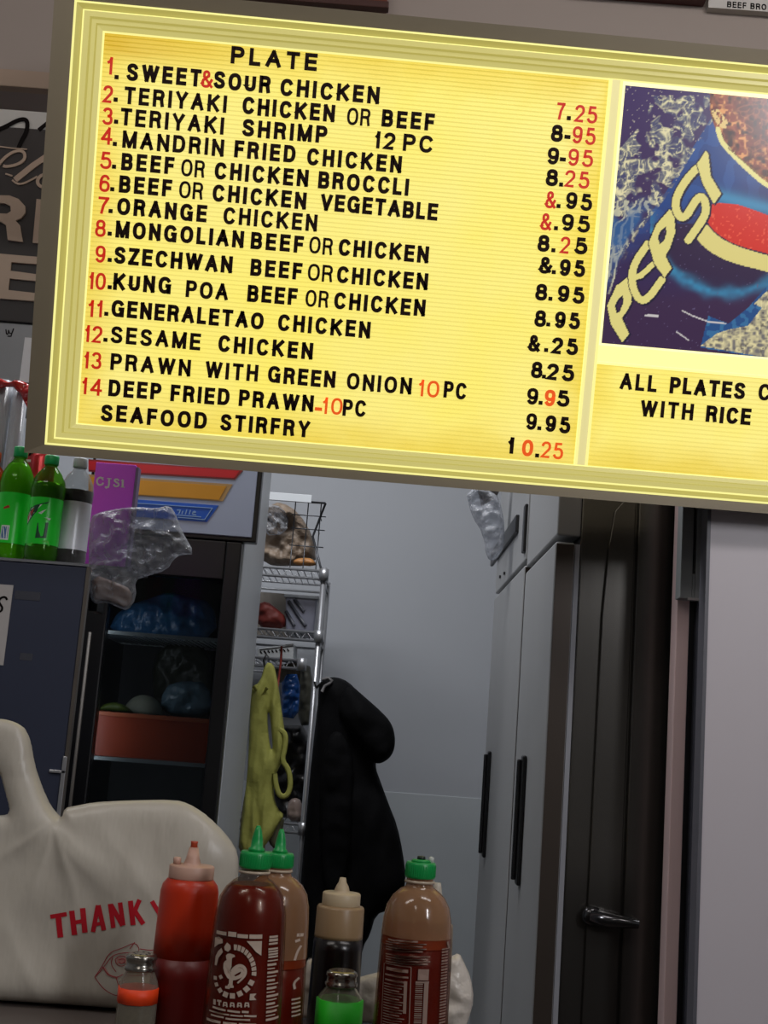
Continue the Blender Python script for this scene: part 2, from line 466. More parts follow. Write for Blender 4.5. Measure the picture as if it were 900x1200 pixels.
# face rectangle, in metres on the sign
uL = avg(sp(122, 60)[0], sp(92, 480)[0]); uR = avg(sp(710, 120)[0], sp(676, 530)[0])
vT = avg(sp(125, 41)[1], sp(700, 91)[1]); vB = avg(sp(95, 497)[1], sp(670, 543)[1])
u2 = avg(sp(726, 110)[0], sp(688, 535)[0]); uEnd = uR + (sp(1035, 120)[0] - sp(710, 92)[0])
gL = avg(sp(88, 10)[0], sp(56, 510)[0]); gB = avg(sp(67, 518)[1], sp(600, 571)[1], sp(890, 589)[1])
gT = avg(sp(300, 24)[1], sp(600, 50)[1]); gR = uEnd + (uL - gL)
oL = gL - .036; oB = avg(sp(60, 533)[1], sp(600, 577)[1], sp(890, 600)[1]); oT = avg(sp(300, 5)[1], sp(600, 35)[1]); oR = gR + .036
M_cab = mat('sign_cabinet_metal', (128, 118, 98), rough=.45, metal=.3, var=.06)
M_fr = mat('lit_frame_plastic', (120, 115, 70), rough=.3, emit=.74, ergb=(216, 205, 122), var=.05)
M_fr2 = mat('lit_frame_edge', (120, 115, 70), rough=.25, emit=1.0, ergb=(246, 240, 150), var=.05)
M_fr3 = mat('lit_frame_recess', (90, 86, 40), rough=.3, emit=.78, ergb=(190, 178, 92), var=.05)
def ring(mb, A, B, ya, yb, mi):
    """mitred ring between rectangles A and B (u0,u1,v0,v1) at depths ya, yb"""
    ca = [(A[0], ya, A[2]), (A[1], ya, A[2]), (A[1], ya, A[3]), (A[0], ya, A[3])]
    cb = [(B[0], yb, B[2]), (B[1], yb, B[2]), (B[1], yb, B[3]), (B[0], yb, B[3])]
    mb.add(ca + cb, [(0, 1, 5, 4), (1, 2, 6, 5), (2, 3, 7, 6), (3, 0, 4, 7)], mi)
O = (oL, oR, oB, oT); Gf = (gL, gR, gB, gT)
cab = MB(); ring(cab, O, (gL + .002, gR - .002, gB + .002, gT - .002), -.020, -.016, 0)
ring(cab, (oL, oR, oB, oT), (oL, oR, oB, oT), .16, -.020, 0)
cab.add([(oL, .16, oB), (oR, .16, oB), (oR, .16, oT), (oL, .16, oT)], [(3, 2, 1, 0)])
obj('cabinet', cab, M_cab, sign, local=True)
fr = MB()
mrg = (uL - gL, gT - vT, vB - gB)
def rect(k): return (gL + mrg[0] * k, gR - mrg[0] * k, gB + mrg[2] * k, gT - mrg[1] * k)
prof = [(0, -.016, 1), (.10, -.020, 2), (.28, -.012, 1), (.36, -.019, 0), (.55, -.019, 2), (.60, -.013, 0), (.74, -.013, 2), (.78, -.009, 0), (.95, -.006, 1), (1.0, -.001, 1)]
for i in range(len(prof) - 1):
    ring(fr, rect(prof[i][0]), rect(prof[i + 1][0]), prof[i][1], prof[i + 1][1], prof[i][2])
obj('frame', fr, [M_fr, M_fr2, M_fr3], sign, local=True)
# dividing bars: upright between the panels, cross-bar under the picture
vm = avg(sp(729, 414)[1], sp(895, 430)[1]); vp_b = avg(sp(706, 404)[1], sp(895, 417)[1]); vp_t = avg(sp(735, 105)[1], sp(895, 112)[1])
vl = avg(sp(700, 426)[1], sp(890, 441)[1])
M_bar = mat('lit_divider', (140, 135, 110), rough=.35, emit=.8, ergb=(234, 222, 150), var=.04)
db = MB()
db.box(uR, u2, -.010, 0, vB, vT); db.box(uR - .0015, uR + .0035, -.013, 0, vB, vT, 1); db.box(u2 - .0035, u2 + .0015, -.013, 0, vB, vT, 1)
obj('divider', db, [M_bar, M_fr2], sign, local=True, bevel=.001)
db = MB(); db.box(u2, uEnd, -.009, 0, vl, vp_b - .004, 1); db.box(u2 + .002, uEnd, -.012, 0, vl - .002, vl + .003, 1)
obj('divider', db, [M_bar, mat('lit_cross_bar', (160, 150, 90), rough=.3, emit=1.0, ergb=(253, 245, 160))], sign, local=True, bevel=.001)

# letter panels: translucent yellowed plastic, amber towards the rim
def panel_mat(nm, kk):
    m = bpy.data.materials.new(nm); m.use_nodes = True
    nt = m.node_tree; N = nt.nodes; L = nt.links; b = N['Principled BSDF']
    tc = N.new('ShaderNodeTexCoord'); sep = N.new('ShaderNodeSeparateXYZ'); L.new(tc.outputs['Object'], sep.inputs[0])
    def noisy(scale, strch=(1, 1, 1), det=4):
        mp = N.new('ShaderNodeMapping'); mp.inputs['Scale'].default_value = strch; L.new(tc.outputs['Object'], mp.inputs[0])
        n = N.new('ShaderNodeTexNoise'); n.inputs['Scale'].default_value = scale; n.inputs['Detail'].default_value = det
        L.new(mp.outputs[0], n.inputs['Vector']); return n.outputs['Fac']
    def math_(op, a, b_=None):
        n = N.new('ShaderNodeMath'); n.operation = op
        for i, q in enumerate((a, b_)):
            if q is None: continue
            if isinstance(q, (int, float)): n.inputs[i].default_value = q
            else: L.new(q, n.inputs[i])
        return n.outputs[0]
    def ramp(v, a, b_):
        n = N.new('ShaderNodeMapRange'); n.inputs[1].default_value = a; n.inputs[2].default_value = b_; n.clamp = True
        L.new(v, n.inputs[0]); return n.outputs[0]
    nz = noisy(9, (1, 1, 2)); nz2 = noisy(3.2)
    # distance to rim, wobbled by noise -> uneven backlight painted as amber, with yellowing
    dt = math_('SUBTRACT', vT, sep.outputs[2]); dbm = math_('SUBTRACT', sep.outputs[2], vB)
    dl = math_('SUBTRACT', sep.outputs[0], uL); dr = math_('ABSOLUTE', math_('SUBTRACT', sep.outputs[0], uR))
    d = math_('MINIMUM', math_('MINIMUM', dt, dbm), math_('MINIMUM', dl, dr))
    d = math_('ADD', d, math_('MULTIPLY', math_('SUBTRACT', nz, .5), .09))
    rim_amber = math_('SUBTRACT', 1.0, ramp(d, -.02, .07))
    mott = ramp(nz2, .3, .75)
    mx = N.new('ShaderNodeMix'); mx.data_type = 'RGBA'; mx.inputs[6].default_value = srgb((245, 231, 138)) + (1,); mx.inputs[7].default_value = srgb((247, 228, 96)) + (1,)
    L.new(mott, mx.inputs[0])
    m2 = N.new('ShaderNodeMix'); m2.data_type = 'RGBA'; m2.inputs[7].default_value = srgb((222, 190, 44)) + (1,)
    L.new(math_('MULTIPLY', rim_amber, .78), m2.inputs[0]); L.new(mx.outputs[2], m2.inputs[6])
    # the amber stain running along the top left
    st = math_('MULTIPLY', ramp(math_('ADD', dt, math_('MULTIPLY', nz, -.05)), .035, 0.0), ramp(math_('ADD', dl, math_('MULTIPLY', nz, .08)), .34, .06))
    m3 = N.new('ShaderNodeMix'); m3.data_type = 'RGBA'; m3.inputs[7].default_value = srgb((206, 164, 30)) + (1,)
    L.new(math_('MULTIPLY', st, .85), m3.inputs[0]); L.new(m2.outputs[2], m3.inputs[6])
    L.new(m3.outputs[2], b.inputs['Emission Color']); b.inputs['Emission Strength'].default_value = kk
    b.inputs['Base Color'].default_value = (.2, .17, .05, 1); b.inputs['Roughness'].default_value = .35
    return m
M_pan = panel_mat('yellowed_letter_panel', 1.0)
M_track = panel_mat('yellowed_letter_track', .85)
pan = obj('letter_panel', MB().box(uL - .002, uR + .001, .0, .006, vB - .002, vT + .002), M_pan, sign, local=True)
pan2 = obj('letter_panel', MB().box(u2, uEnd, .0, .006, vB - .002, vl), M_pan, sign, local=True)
pitch = (vT - vB) / 88.0
def tracks(p, a, b, v0, v1):
    mb = MB(); v = v0 + pitch * .5
    while v < v1 - pitch * .3:
        mb.add([(a, -.0002, v - pitch * .22), (b, -.0002, v - pitch * .22), (b, -.0022, v), (a, -.0022, v), (a, -.0002, v + pitch * .2), (b, -.0002, v + pitch * .2)], [(0, 1, 2, 3), (3, 2, 5, 4)])
        v += pitch
    o = obj('letter_track', mb, M_track, p, local=True); o['kind'] = 'stuff'
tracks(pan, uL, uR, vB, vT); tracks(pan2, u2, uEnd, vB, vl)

M_blk = mat('black_letter_plastic', (34, 16, 10), rough=.6, var=.1, spec=.15)
M_red = mat('red_letter_plastic', (150, 28, 12), rough=.5, emit=.6, ergb=(214, 40, 18), var=.05)
M_ora = mat('orange_red_letter_plastic', (200, 60, 15), rough=.4, emit=.72, ergb=(232, 92, 26), var=.05)
CAPH = (sp(300, 280)[1] - sp(300, 300)[1])
GC = {}
def letter(parent, ch, u, v, weight, color, hs=1.0, sx=1.0):
    h = CAPH * hs; tw = {'b': .225, 'm': .205, 'l': .15}[weight] * h
    key = (ch, weight, color, round(hs, 2), round(sx, 2))
    nm = 'full_stop' if ch == '.' else 'hyphen' if ch == '-' else 'ampersand' if ch == '&' else 'numeral' if ch.isdigit() else 'letter'
    if key not in GC:
        mb = MB(); glyph(mb, ch, 0, 0, h, tw, .0022, sx)
        me = bpy.data.meshes.new('glyph'); me.from_pydata(mb.v, [], mb.f); me.materials.append({'k': M_blk, 'r': M_red, 'o': M_ora}[color]); me.update()
        GC[key] = me
    o = bpy.data.objects.new(nm, GC[key]); COL.objects.link(o); o.parent = parent; o.location = (u, -.0048, v)
def word(parent, text, xl, yl, xr, yr, weight='b', color='k', hs=1.0):
    a = sp(xl, yl, .004); b = sp(xr, yr, .004); v = (a[1] + b[1]) / 2
    h = CAPH * hs; tw = {'b': .225, 'm': .205, 'l': .15}[weight] * h
    Wd = b[0] - a[0]; sx = 1.0; n = len(text)
    if n == 1: sx = max(.5, min(1.35, Wd / ink(text, h, tw)));
    else:
        tot = sum(ink(c, h, tw) for c in text)
        if (Wd - tot) / (n - 1) < .13 * h:
            sx = max(.6, (Wd - .13 * h * (n - 1)) / tot)
        elif (Wd - tot) / (n - 1) > .22 * h: sx = min(1.22, (Wd - .22 * h * (n - 1)) / tot)
        sx = round(sx, 2)
    tot = sum(ink(c, h, tw, sx) for c in text); gap = (Wd - tot) / (n - 1) if n > 1 else 0
    u = a[0]; rnd = random.Random(text + str(xl))
    for c in text:
        letter(parent, c, u, v + rnd.uniform(-.0006, .0006), weight, color, hs, sx); u += ink(c, h, tw, sx) + gap
R_ = [  # text, left x, baseline y, right x, baseline y, weight, colour
 ('PLATE', 270, 75, 371, 83), ('1', 125, 87, 131, 87.5, 'l', 'r'), ('.', 134, 93, 138, 93),
 ('SWEET', 148, 94, 235, 102), ('&', 235, 102.5, 249, 103.5, 'l', 'r'), ('SOUR', 250, 103, 316.5, 110), ('CHICKEN', 327.7, 112.5, 444, 121.7),
 ('2', 120, 120, 131.7, 121, 'l', 'r'), ('.', 133, 118.5, 137, 119), ('TERIYAKI', 145, 121.7, 265, 132, 'm'), ('CHICKEN', 283.3, 133.5, 391.7, 143.3), ('OR', 406, 146, 433.3, 148, 'l'), ('BEEF', 446.7, 148.3, 508.3, 153.3),
 ('3', 119.5, 145.7, 131.5, 146.5, 'l', 'r'), ('.', 133.5, 144.5, 137.5, 145), ('TERIYAKI', 140.7, 147, 261.7, 157.3, 'm'), ('SHRIMP', 283.3, 159.5, 382.7, 168), ('12', 439, 174, 462.7, 176, 'm'), ('PC', 471.7, 176.5, 506.7, 179.5, 'm'),
 ('4', 118, 169, 131, 170, 'l', 'r'), ('.', 132, 171, 136, 171), ('MANDRIN', 143, 173, 261.7, 183.5, 'm'), ('FRIED', 274, 184.5, 345.7, 190.5), ('CHICKEN', 359, 193.5, 470, 202.3),
 ('5', 117, 197.7, 130, 198.5, 'l', 'r'), ('.', 131, 198, 135, 198), ('BEEF', 141.7, 199.5, 203.3, 204.5), ('OR', 211.7, 206.5, 239.3, 208.5, 'l'), ('CHICKEN', 250.7, 210, 360.7, 219), ('BROCCLI', 372.3, 220.5, 478.3, 229.5),
 ('6', 115.7, 224, 128.3, 225, 'l', 'r'), ('.', 129, 224, 133, 224), ('BEEF', 139, 225.7, 200.7, 230.5), ('OR', 209.3, 232, 237.3, 234, 'l'), ('CHICKEN', 248.3, 236, 358.3, 245), ('VEGETABLE', 375, 247, 512.3, 258),
 ('7', 114.3, 250.7, 126.7, 251.5, 'l', 'r'), ('.', 127, 250, 131, 250), ('ORANGE', 136.7, 251.7, 241.7, 260.5), ('CHICKEN', 261, 262.3, 371, 271.7, 'm'),
 ('8', 111, 277.3, 123.3, 278, 'l', 'r'), ('.', 126, 276, 130, 276), ('MONGOLIAN', 135, 278.3, 285, 290.7), ('BEEF', 293.3, 291.3, 355, 296.7), ('OR', 361.7, 297, 389.3, 299, 'l'), ('CHICKEN', 396, 299.5, 501.7, 308),
 ('9', 111, 307.3, 123, 308, 'l', 'r'), ('.', 126, 306.5, 130, 307), ('SZECHWAN', 133.3, 308.5, 271.7, 320.7), ('BEEF', 293, 322.5, 353.3, 328), ('OR', 360, 329, 389.3, 331, 'l'), ('CHICKEN', 394, 331.3, 500.7, 340.5),
 ('10', 104, 339, 123.3, 340, 'l', 'r'), ('.', 126, 338.5, 130, 339), ('KUNG', 132.3, 339.3, 200, 345), ('POA', 217.3, 347.5, 266.7, 352.7, 'm'), ('BEEF', 289.3, 353.5, 347.7, 358), ('OR', 357.3, 359, 384.3, 361.2, 'l'), ('CHICKEN', 390.7, 362, 497.7, 371),
 ('11', 103, 371, 119, 372, 'l', 'r'), ('.', 122, 370, 126, 370), ('GENERALETAO', 130, 371.5, 308.3, 386), ('CHICKEN', 325, 387.5, 433.3, 396.7),
 ('12', 99.3, 401, 119.3, 402, 'l', 'r'), ('.', 121, 400.5, 125, 401), ('SESAME', 129.3, 401.7, 234.3, 410.7, 'm'), ('CHICKEN', 255, 412.3, 366, 421.7),
 ('13', 98.3, 432, 118.3, 433, 'l', 'r'), ('PRAWN', 129, 433.3, 222.7, 441, 'm'), ('WITH', 240, 442.5, 301.7, 447.5, 'm'), ('GREEN', 313.3, 448.3, 392.3, 455), ('ONION', 405.7, 456.5, 481.7, 462.5, 'm'), ('10', 490, 464.5, 514, 466, 'l', 'o'), ('PC', 519.3, 466.3, 546, 468.3, 'm'),
 ('14', 95.7, 462, 119, 464, 'l', 'r'), ('DEEP', 126.7, 464, 188.3, 469), ('FRIED', 199.3, 470, 268.3, 475.5), ('PRAWN', 279.3, 476.3, 366.7, 483), ('-', 368.5, 484, 377, 485, 'm', 'o'), ('10', 377.7, 484.5, 400.7, 486.5, 'l', 'o'), ('PC', 401, 487, 428.3, 489, 'm'),
 ('SEAFOOD', 117.7, 493.5, 241.7, 503), ('STIRFRY', 257.7, 504, 362.3, 512.7),
 # prices
 ('7', 651.7, 140, 661, 141, 'l', 'r'), ('.', 664, 141, 668, 141), ('25', 672.7, 143, 699.3, 144.5, 'l', 'r'),
 ('8', 645, 166, 659, 167), ('-', 661, 166, 668, 166.5), ('95', 670, 168, 697.3, 169.5, 'l', 'r'),
 ('9', 640.7, 192, 654.3, 193, 'm'), ('-', 655.5, 192.5, 662.5, 193), ('95', 665, 194, 694.3, 196, 'l', 'r'),
 ('8', 639, 217.3, 653.3, 218.3), ('.', 655, 218.5, 659, 219), ('25', 661, 219, 690, 221, 'l', 'r'),
 ('&', 638.3, 243.3, 651, 244.3, 'l', 'r'), ('.', 652, 243.5, 656, 244), ('95', 662.3, 245, 693.3, 247, 'm'),
 ('&', 632.7, 269.5, 645.7, 270.5, 'l', 'r'), ('.', 649, 269.5, 653, 270), ('95', 657.3, 270.7, 690.7, 272.7, 'm'),
 ('8', 629.3, 294.3, 643.3, 295.3), ('.', 646, 295, 650, 295.5), ('2', 655.7, 297, 667.3, 297.7, 'l', 'r'), ('5', 672.7, 298, 687.7, 299),
 ('&', 631, 320.5, 646.7, 321.5, 'm'), ('.', 646.5, 321, 650.5, 321.5), ('95', 655, 323, 685, 325),
 ('8', 626.7, 351.5, 640.7, 352.5), ('.', 642.5, 352, 646.5, 352.5), ('95', 652.7, 354, 684.3, 356),
 ('8', 625.7, 382.3, 639.3, 383.3), ('.', 640, 382, 644, 382.5), ('95', 649.3, 384.5, 679, 386.5),
 ('&', 618.3, 412, 632.3, 413, 'm'), ('.', 637.5, 412.5, 641.5, 413), ('25', 645.7, 414.5, 676.7, 416.5),
 ('8', 621.7, 443, 635, 444), ('.', 635, 443, 639, 443.5), ('25', 640, 445, 672.3, 447),
 ('9', 616.7, 473.7, 630, 474.5, 'm'), ('.', 631, 474, 635, 474.5), ('9', 637.3, 475.5, 650, 476.3, 'm', 'o'), ('5', 652.3, 476.5, 666.7, 477.5),
 ('9', 615.7, 503.7, 628.3, 504.5, 'm'), ('.', 629.5, 504, 633.5, 504.5), ('95', 638.3, 506, 667.7, 508),
 ('1', 595, 531, 603, 532), ('0', 611, 534.5, 624, 535.5, 'm', 'o'), ('.', 627, 535.5, 631, 536), ('25', 633.3, 536.5, 659.3, 538.3, 'l', 'o'),
]
R2_ = [('ALL', 726, 456, 769, 459.3, 'm'), ('PLATES', 784.3, 461, 872.3, 468), ('C', 888, 468.5, 902, 469.5, 'm'), ('WITH', 750, 487.5, 811.7, 493, 'm'), ('RICE', 826.7, 494.5, 879, 498.5)]
for r in R_: word(pan, *r)
for r in R2_: word(pan2, *r)

# the printed picture in the upper right window
def poly_mask(P, poly): return inside(P, np.array(poly, float))
def sline(P, pts, wd):
    d, _ = poly_dist(P, np.array(pts, float), closed=False); return d < wd / 2
_rs = np.random.RandomState(4)
def vnoise(P, s, seed=0):
    rs = np.random.RandomState(seed); T = rs.rand(64, 64)
    x = P[:, 0] / s; y = P[:, 1] / s; xi = np.floor(x).astype(int); yi = np.floor(y).astype(int)
    fx = x - xi; fy = y - yi; fx = fx * fx * (3 - 2 * fx); fy = fy * fy * (3 - 2 * fy)
    g = lambda a, b: T[a % 64, b % 64]
    return (g(xi, yi) * (1 - fx) + g(xi + 1, yi) * fx) * (1 - fy) + (g(xi, yi + 1) * (1 - fx) + g(xi + 1, yi + 1) * fx) * fy
def za(pts): return [(690 + x / 4.2857, 80 + y / 4.2857) for x, y in pts]
def zb2(pts): return [(690 + x / 4.2857, 230 + y / 4.2857) for x, y in pts]
def bez(p, n=3):
    p = [np.array(q, float) for q in p]
    for _ in range(n):
        q = [p[0]]
        for i in range(len(p) - 1): q += [p[i] * .75 + p[i + 1] * .25, p[i] * .25 + p[i + 1] * .75]
        q.append(p[-1]); p = q
    return np.array(p)
def picture(px, py, wc=None):
    P = np.c_[px, py]; n = len(P)
    def C(*c): return np.array(srgb(c))
    col = np.tile(C(62, 44, 92), (n, 1))
    k = np.clip((py - 105) / 300, 0, 1)[:, None]; col = col * (1 - k) + C(58, 36, 66) * k
    n1 = vnoise(P, 14, 1); n2 = vnoise(P, 5, 2); n3 = vnoise(P, 2.4, 3); n4 = vnoise(P, 30, 5)
    edgepts = bez(za([(615, 250), (560, 340), (470, 480), (380, 640), (250, 800), (160, 960), (90, 1180)]))
    ex = np.interp(py, edgepts[:, 1], edgepts[:, 0])      # left edge of the cup at each height
    incup = px > ex
    col[incup] = C(32, 64, 126)
    m = incup & (n1 > .6); col[m] = C(38, 76, 140)
    # splash of ice water left of the cup
    d = ex - px
    band = (d > -4) & (py < 335) & (py > 112) & (d < 95 - np.abs(py - 215) * .25)
    wx = px + 7 * (vnoise(P, 9, 11) - .5); wy = py + 7 * (vnoise(P, 9, 12) - .5); Q = np.c_[wx, wy]
    cl = np.clip((.6 * vnoise(Q, 13, 13) + .4 * vnoise(Q, 6, 14) - .40 - .05 * np.clip((190 - py) / 60, 0, 1)) / .14, 0, 1) * band
    rdg = np.clip(1 - np.abs(vnoise(Q, 4.6, 15) - .5) * 5.5, 0, 1); rdg2 = np.clip(1 - np.abs(vnoise(Q, 2.6, 16) - .5) * 4, 0, 1)
    lit = np.clip(rdg * .9 + rdg2 * .45 + (vnoise(Q, 8, 17) - .5) * .8, 0, 1)
    def mixc(c, k):
        k = k[:, None]; return col * (1 - k) + C(*c) * k
    col = mixc((70, 74, 108), cl * .8); col = mixc((150, 150, 136), cl * np.clip(lit * 1.4, 0, 1) * .8); col = mixc((226, 216, 170), cl * np.clip(lit * 2 - 1, 0, 1))
    sp_ = (vnoise(P, 1.9, 21) > .93) & (d > -4) & (py < 240); col[sp_] = C(170, 160, 150)
    m = (d > 0) & (py > 235) & (py < 345) & (np.abs(np.sin((px + py * .25) * .32 + n1 * 5)) > .86); col[m] = C(190, 186, 158)
    k = np.clip((py - 225) / 30, 0, 1) * np.clip(d / 8, 0, 1) * np.clip((46 - d) / 12, 0, 1) * (py < 345) * np.clip(n1 * 2 - .4, 0, 1); col = mixc((40, 92, 146), k * .8)
    # lower part of the cup: dark purple with a lit blue rim round the emblem
    rr2 = np.hypot(px - 853, py - 252)
    k = np.clip((py - 235 + (px - 790) * .35) / 55, 0, 1) * incup; col = mixc((50, 34, 76), k)
    k = np.clip((py - 330) / 25, 0, 1); col = mixc((56, 34, 68), k)
    k = (rr2 < 90) & (py > 262); col[k] = C(46, 28, 62)
    k = np.exp(-((rr2 - 91) / (4 + 4 * n1)) ** 2) * np.clip((py - 240) / 30, 0, 1) * (px > 762) * (.55 + .5 * n2); col = mixc((54, 130, 170), np.clip(k, 0, 1))
    k = (vnoise(P, 1.7, 23) > .95) & (py > 250) & incup; col[k] = C(96, 84, 120)
    m = poly_mask(P, zb2([(600, 600), (700, 640), (800, 560), (905, 440), (1400, 200), (1400, 900), (560, 760)])); col[m] = C(32, 74, 128)
    m = m & (n2 > .55); col[m] = C(50, 104, 150)
    fo = poly_mask(P, zb2([(560, 752), (640, 690), (700, 670), (800, 650), (870, 560), (830, 540), (900, 470), (1400, 300), (1400, 900)]))
    f1 = np.clip(1 - np.abs(vnoise(P, 5, 31) - .5) * 5, 0, 1); f2 = np.clip((vnoise(P, 3.4, 32) - .3) * 2, 0, 1)
    col = mixc((112, 108, 108), fo * 1.0); col = mixc((220, 208, 158), fo * np.clip(f1 * .6 + f2 * .8, 0, 1)); col = mixc((60, 56, 70), fo * np.clip(.28 - vnoise(P, 2.6, 33), 0, .2) * 4)
    # cola and ice above the rim
    rim = bez(za([(600, 110), (612, 250), (650, 330), (700, 420), (780, 500), (860, 570), (930, 620), (1100, 720), (1400, 830)]))
    rx = np.interp(px, rim[:, 0], rim[:, 1]); cola = (px > 832) & (py < rx)
    col[cola] = C(86, 34, 22)
    g1 = np.clip((vnoise(P, 11, 41) * .6 + n2 * .4 - .4) * 4, 0, 1); g2 = np.clip(1 - np.abs(vnoise(Q, 6, 42) - .5) * 6, 0, 1); g3 = np.clip((vnoise(P, 3, 43) - .62) * 5, 0, 1)
    col = mixc((138, 58, 36), cola * g1 * .8); col = mixc((172, 96, 60), cola * g2 * .55); col = mixc((218, 150, 84), cola * g3 * g1); col = mixc((40, 16, 14), cola * np.clip((.34 - n2) * 5, 0, 1) * .8)
    m = poly_mask(P, za([(610, 215), (650, 205), (700, 270), (690, 310), (650, 290)])) & (n3 > .35); col[m] = C(222, 190, 120)
    m = sline(P, bez(za([(648, 305), (665, 370), (720, 430), (800, 510), (900, 595), (1100, 700), (1400, 800)])), 5.6); col[m] = C(226, 216, 138)
    m = sline(P, bez(za([(700, 400), (790, 480), (905, 570), (1100, 670)])), 1.3); col[m] = C(120, 90, 30)
    # bright water below the rim, red and cream wave
    a = np.exp(-((py - 232 - (px - 850) * .25) / 9) ** 2)[:, None] * ((px > 836))[:, None] * .8; col = col * (1 - a) + C(66, 146, 186) * a
    red = poly_mask(P, bez(za([(600, 690), (640, 675), (740, 680), (840, 715), (930, 750), (1400, 860), (1400, 1080), (900, 930), (740, 890), (640, 830), (590, 770), (598, 700)])))
    cream = poly_mask(P, bez(za([(560, 800), (590, 775), (640, 840), (740, 895), (900, 940), (1400, 1080), (1400, 1190), (900, 1020), (720, 980), (600, 920), (535, 850)])))
    col[cream] = C(220, 206, 126); col[red] = C(206, 44, 30)
    m = red & (n3 > .8); col[m] = C(226, 84, 60)
    # highlights
    for q, wd in ((zb2([(285, 598), (345, 602)]), 2.6), (zb2([(470, 575), (520, 600), (600, 630), (690, 640)]), 1.6), (zb2([(440, 680), (500, 722)]), 1.5)):
        m = sline(P, q, wd); col[m] = C(196, 190, 190)
    # lettering
    L = []
    I_ = za([(587, 415), (600, 425), (612, 540), (665, 630), (628, 682), (572, 580), (543, 480)])
    S_ = [za([(540, 505), (485, 565), (440, 645), (434, 700), (458, 752), (492, 742), (520, 690), (556, 640), (584, 660), (590, 720), (566, 770), (500, 862)])]
    P2 = zb2([(405, 66), (430, 85), (434, 180), (410, 255), (385, 300), (416, 362), (380, 408), (330, 340), (300, 235), (340, 140)])
    h2 = zb2([(388, 150), (390, 185), (378, 225), (356, 240), (346, 205), (362, 172)])
    P1 = zb2([(190, 409), (213, 425), (215, 530), (196, 570), (166, 612), (203, 692), (168, 734), (112, 645), (92, 550), (138, 450)])
    h1 = zb2([(172, 494), (173, 535), (156, 580), (140, 588), (131, 548), (148, 515)])
    E_ = [zb2([(296, 240), (226, 340), (214, 420), (232, 490), (266, 528), (304, 508), (366, 420)]), zb2([(226, 410), (262, 398), (322, 342)])]
    def ltr(k, Q):
        if k == 0: return poly_mask(Q, P1) & ~poly_mask(Q, h1)
        if k == 1: return sline(Q, bez(E_[0], 2), 8.6) | sline(Q, E_[1], 6.5)
        if k == 2: return poly_mask(Q, P2) & ~poly_mask(Q, h2)
        if k == 3: return sline(Q, bez(S_[0], 2), 9.2)
        return poly_mask(Q, I_)
    for k in range(5):
        for off in ((1.6, 2.2), (2.4, .6), (-.9, 1.0), (-1.2, -.8), (.6, -1.2)):
            col[ltr(k, P - np.array(off))] = C(30, 22, 50)
        col[ltr(k, P)] = C(222, 210, 128)
    return col
pu0 = avg(sp(730, 110)[0], sp(706, 400)[0]); nu, nv = 300, 300
gu = np.linspace(pu0, uEnd - .004, nu); gv = np.linspace(vp_b, vp_t, nv)
UU, VV = np.meshgrid(gu, gv, indexing='ij')
idx = np.arange(nu * nv).reshape(nu, nv)
quads = np.stack([idx[:-1, :-1], idx[1:, :-1], idx[1:, 1:], idx[:-1, 1:]], -1).reshape(-1, 4)
me = bpy.data.meshes.new('picture'); me.from_pydata(np.c_[UU.ravel(), np.full(nu * nv, -.0045), VV.ravel()].tolist(), [], quads.tolist())
pic = bpy.data.objects.new('picture', me); COL.objects.link(pic)
win = obj('picture_window', MB().box(u2, uEnd, -.004, .006, vp_b - .004, vT), mat('lit_window', (170, 160, 110), rough=.3, emit=1.0, ergb=(254, 247, 186)), sign, local=True)
pic.parent = win; me.materials.append(vcol_mat('printed_picture', rough=.2, emit=.95)); paint(pic, picture)
# brackets that carry the sign from the bulkhead
for uu in (oL + .25, oR - .35):
    mb = MB(); p = SM4 @ Vector((uu, .15, oT - .06)); mb.box(p.x - .02, p.x + .02, p.y - .01, BY + .014, max(p.z - .02, zb + .01), max(p.z, zb + .01) + .03)
    obj('bracket', mb, M_cab, sign)
print('SIGN', uL, uR, vT, vB, 'cap', CAPH, 'bulk', zb, zt, yb2)

# ================================================================== helpers for the kitchen
def XP(px, py, X):
    r = ray(px, py); t = X / r[0]; p = CAM + r * t; return float(p[1]), float(p[2])
def pxw(n, Y): return n / FPX * Y
def strokes_px(mb, lst, Y, d, mi=0):
    for pts, wd in lst:
        stroke_mesh(mb, [XZ(x, y, Y) for x, y in pts], pxw(wd, Y), Y - d, Y, mi)
M_black = mat('black_enamel', (16, 16, 18), rough=.35, var=.2)
M_chrome = mat('chrome_wire', (178, 180, 184), rough=.35, metal=.7, var=.05)
M_clear = mat('clear_plastic', (215, 220, 225), rough=.12, alpha=.16, tint=(246, 248, 250), edge=.16)
M_film = mat('crumpled_clear_film', (205, 208, 214), rough=.14, alpha=.22, tint=(226, 228, 232), bump=1.0, bscale=60, edge=.10, spec=1.0)
M_steel = mat('brushed_steel_doors', (150, 151, 152), rough=.42, metal=.12, var=.05, scale=3, stretch=(1, 1, .2))
M_dsteel = mat('dark_polished_steel', (112, 110, 106), rough=.22, metal=.9, var=.10, scale=2.5, stretch=(3, 3, .5), bump=.05, bscale=3)

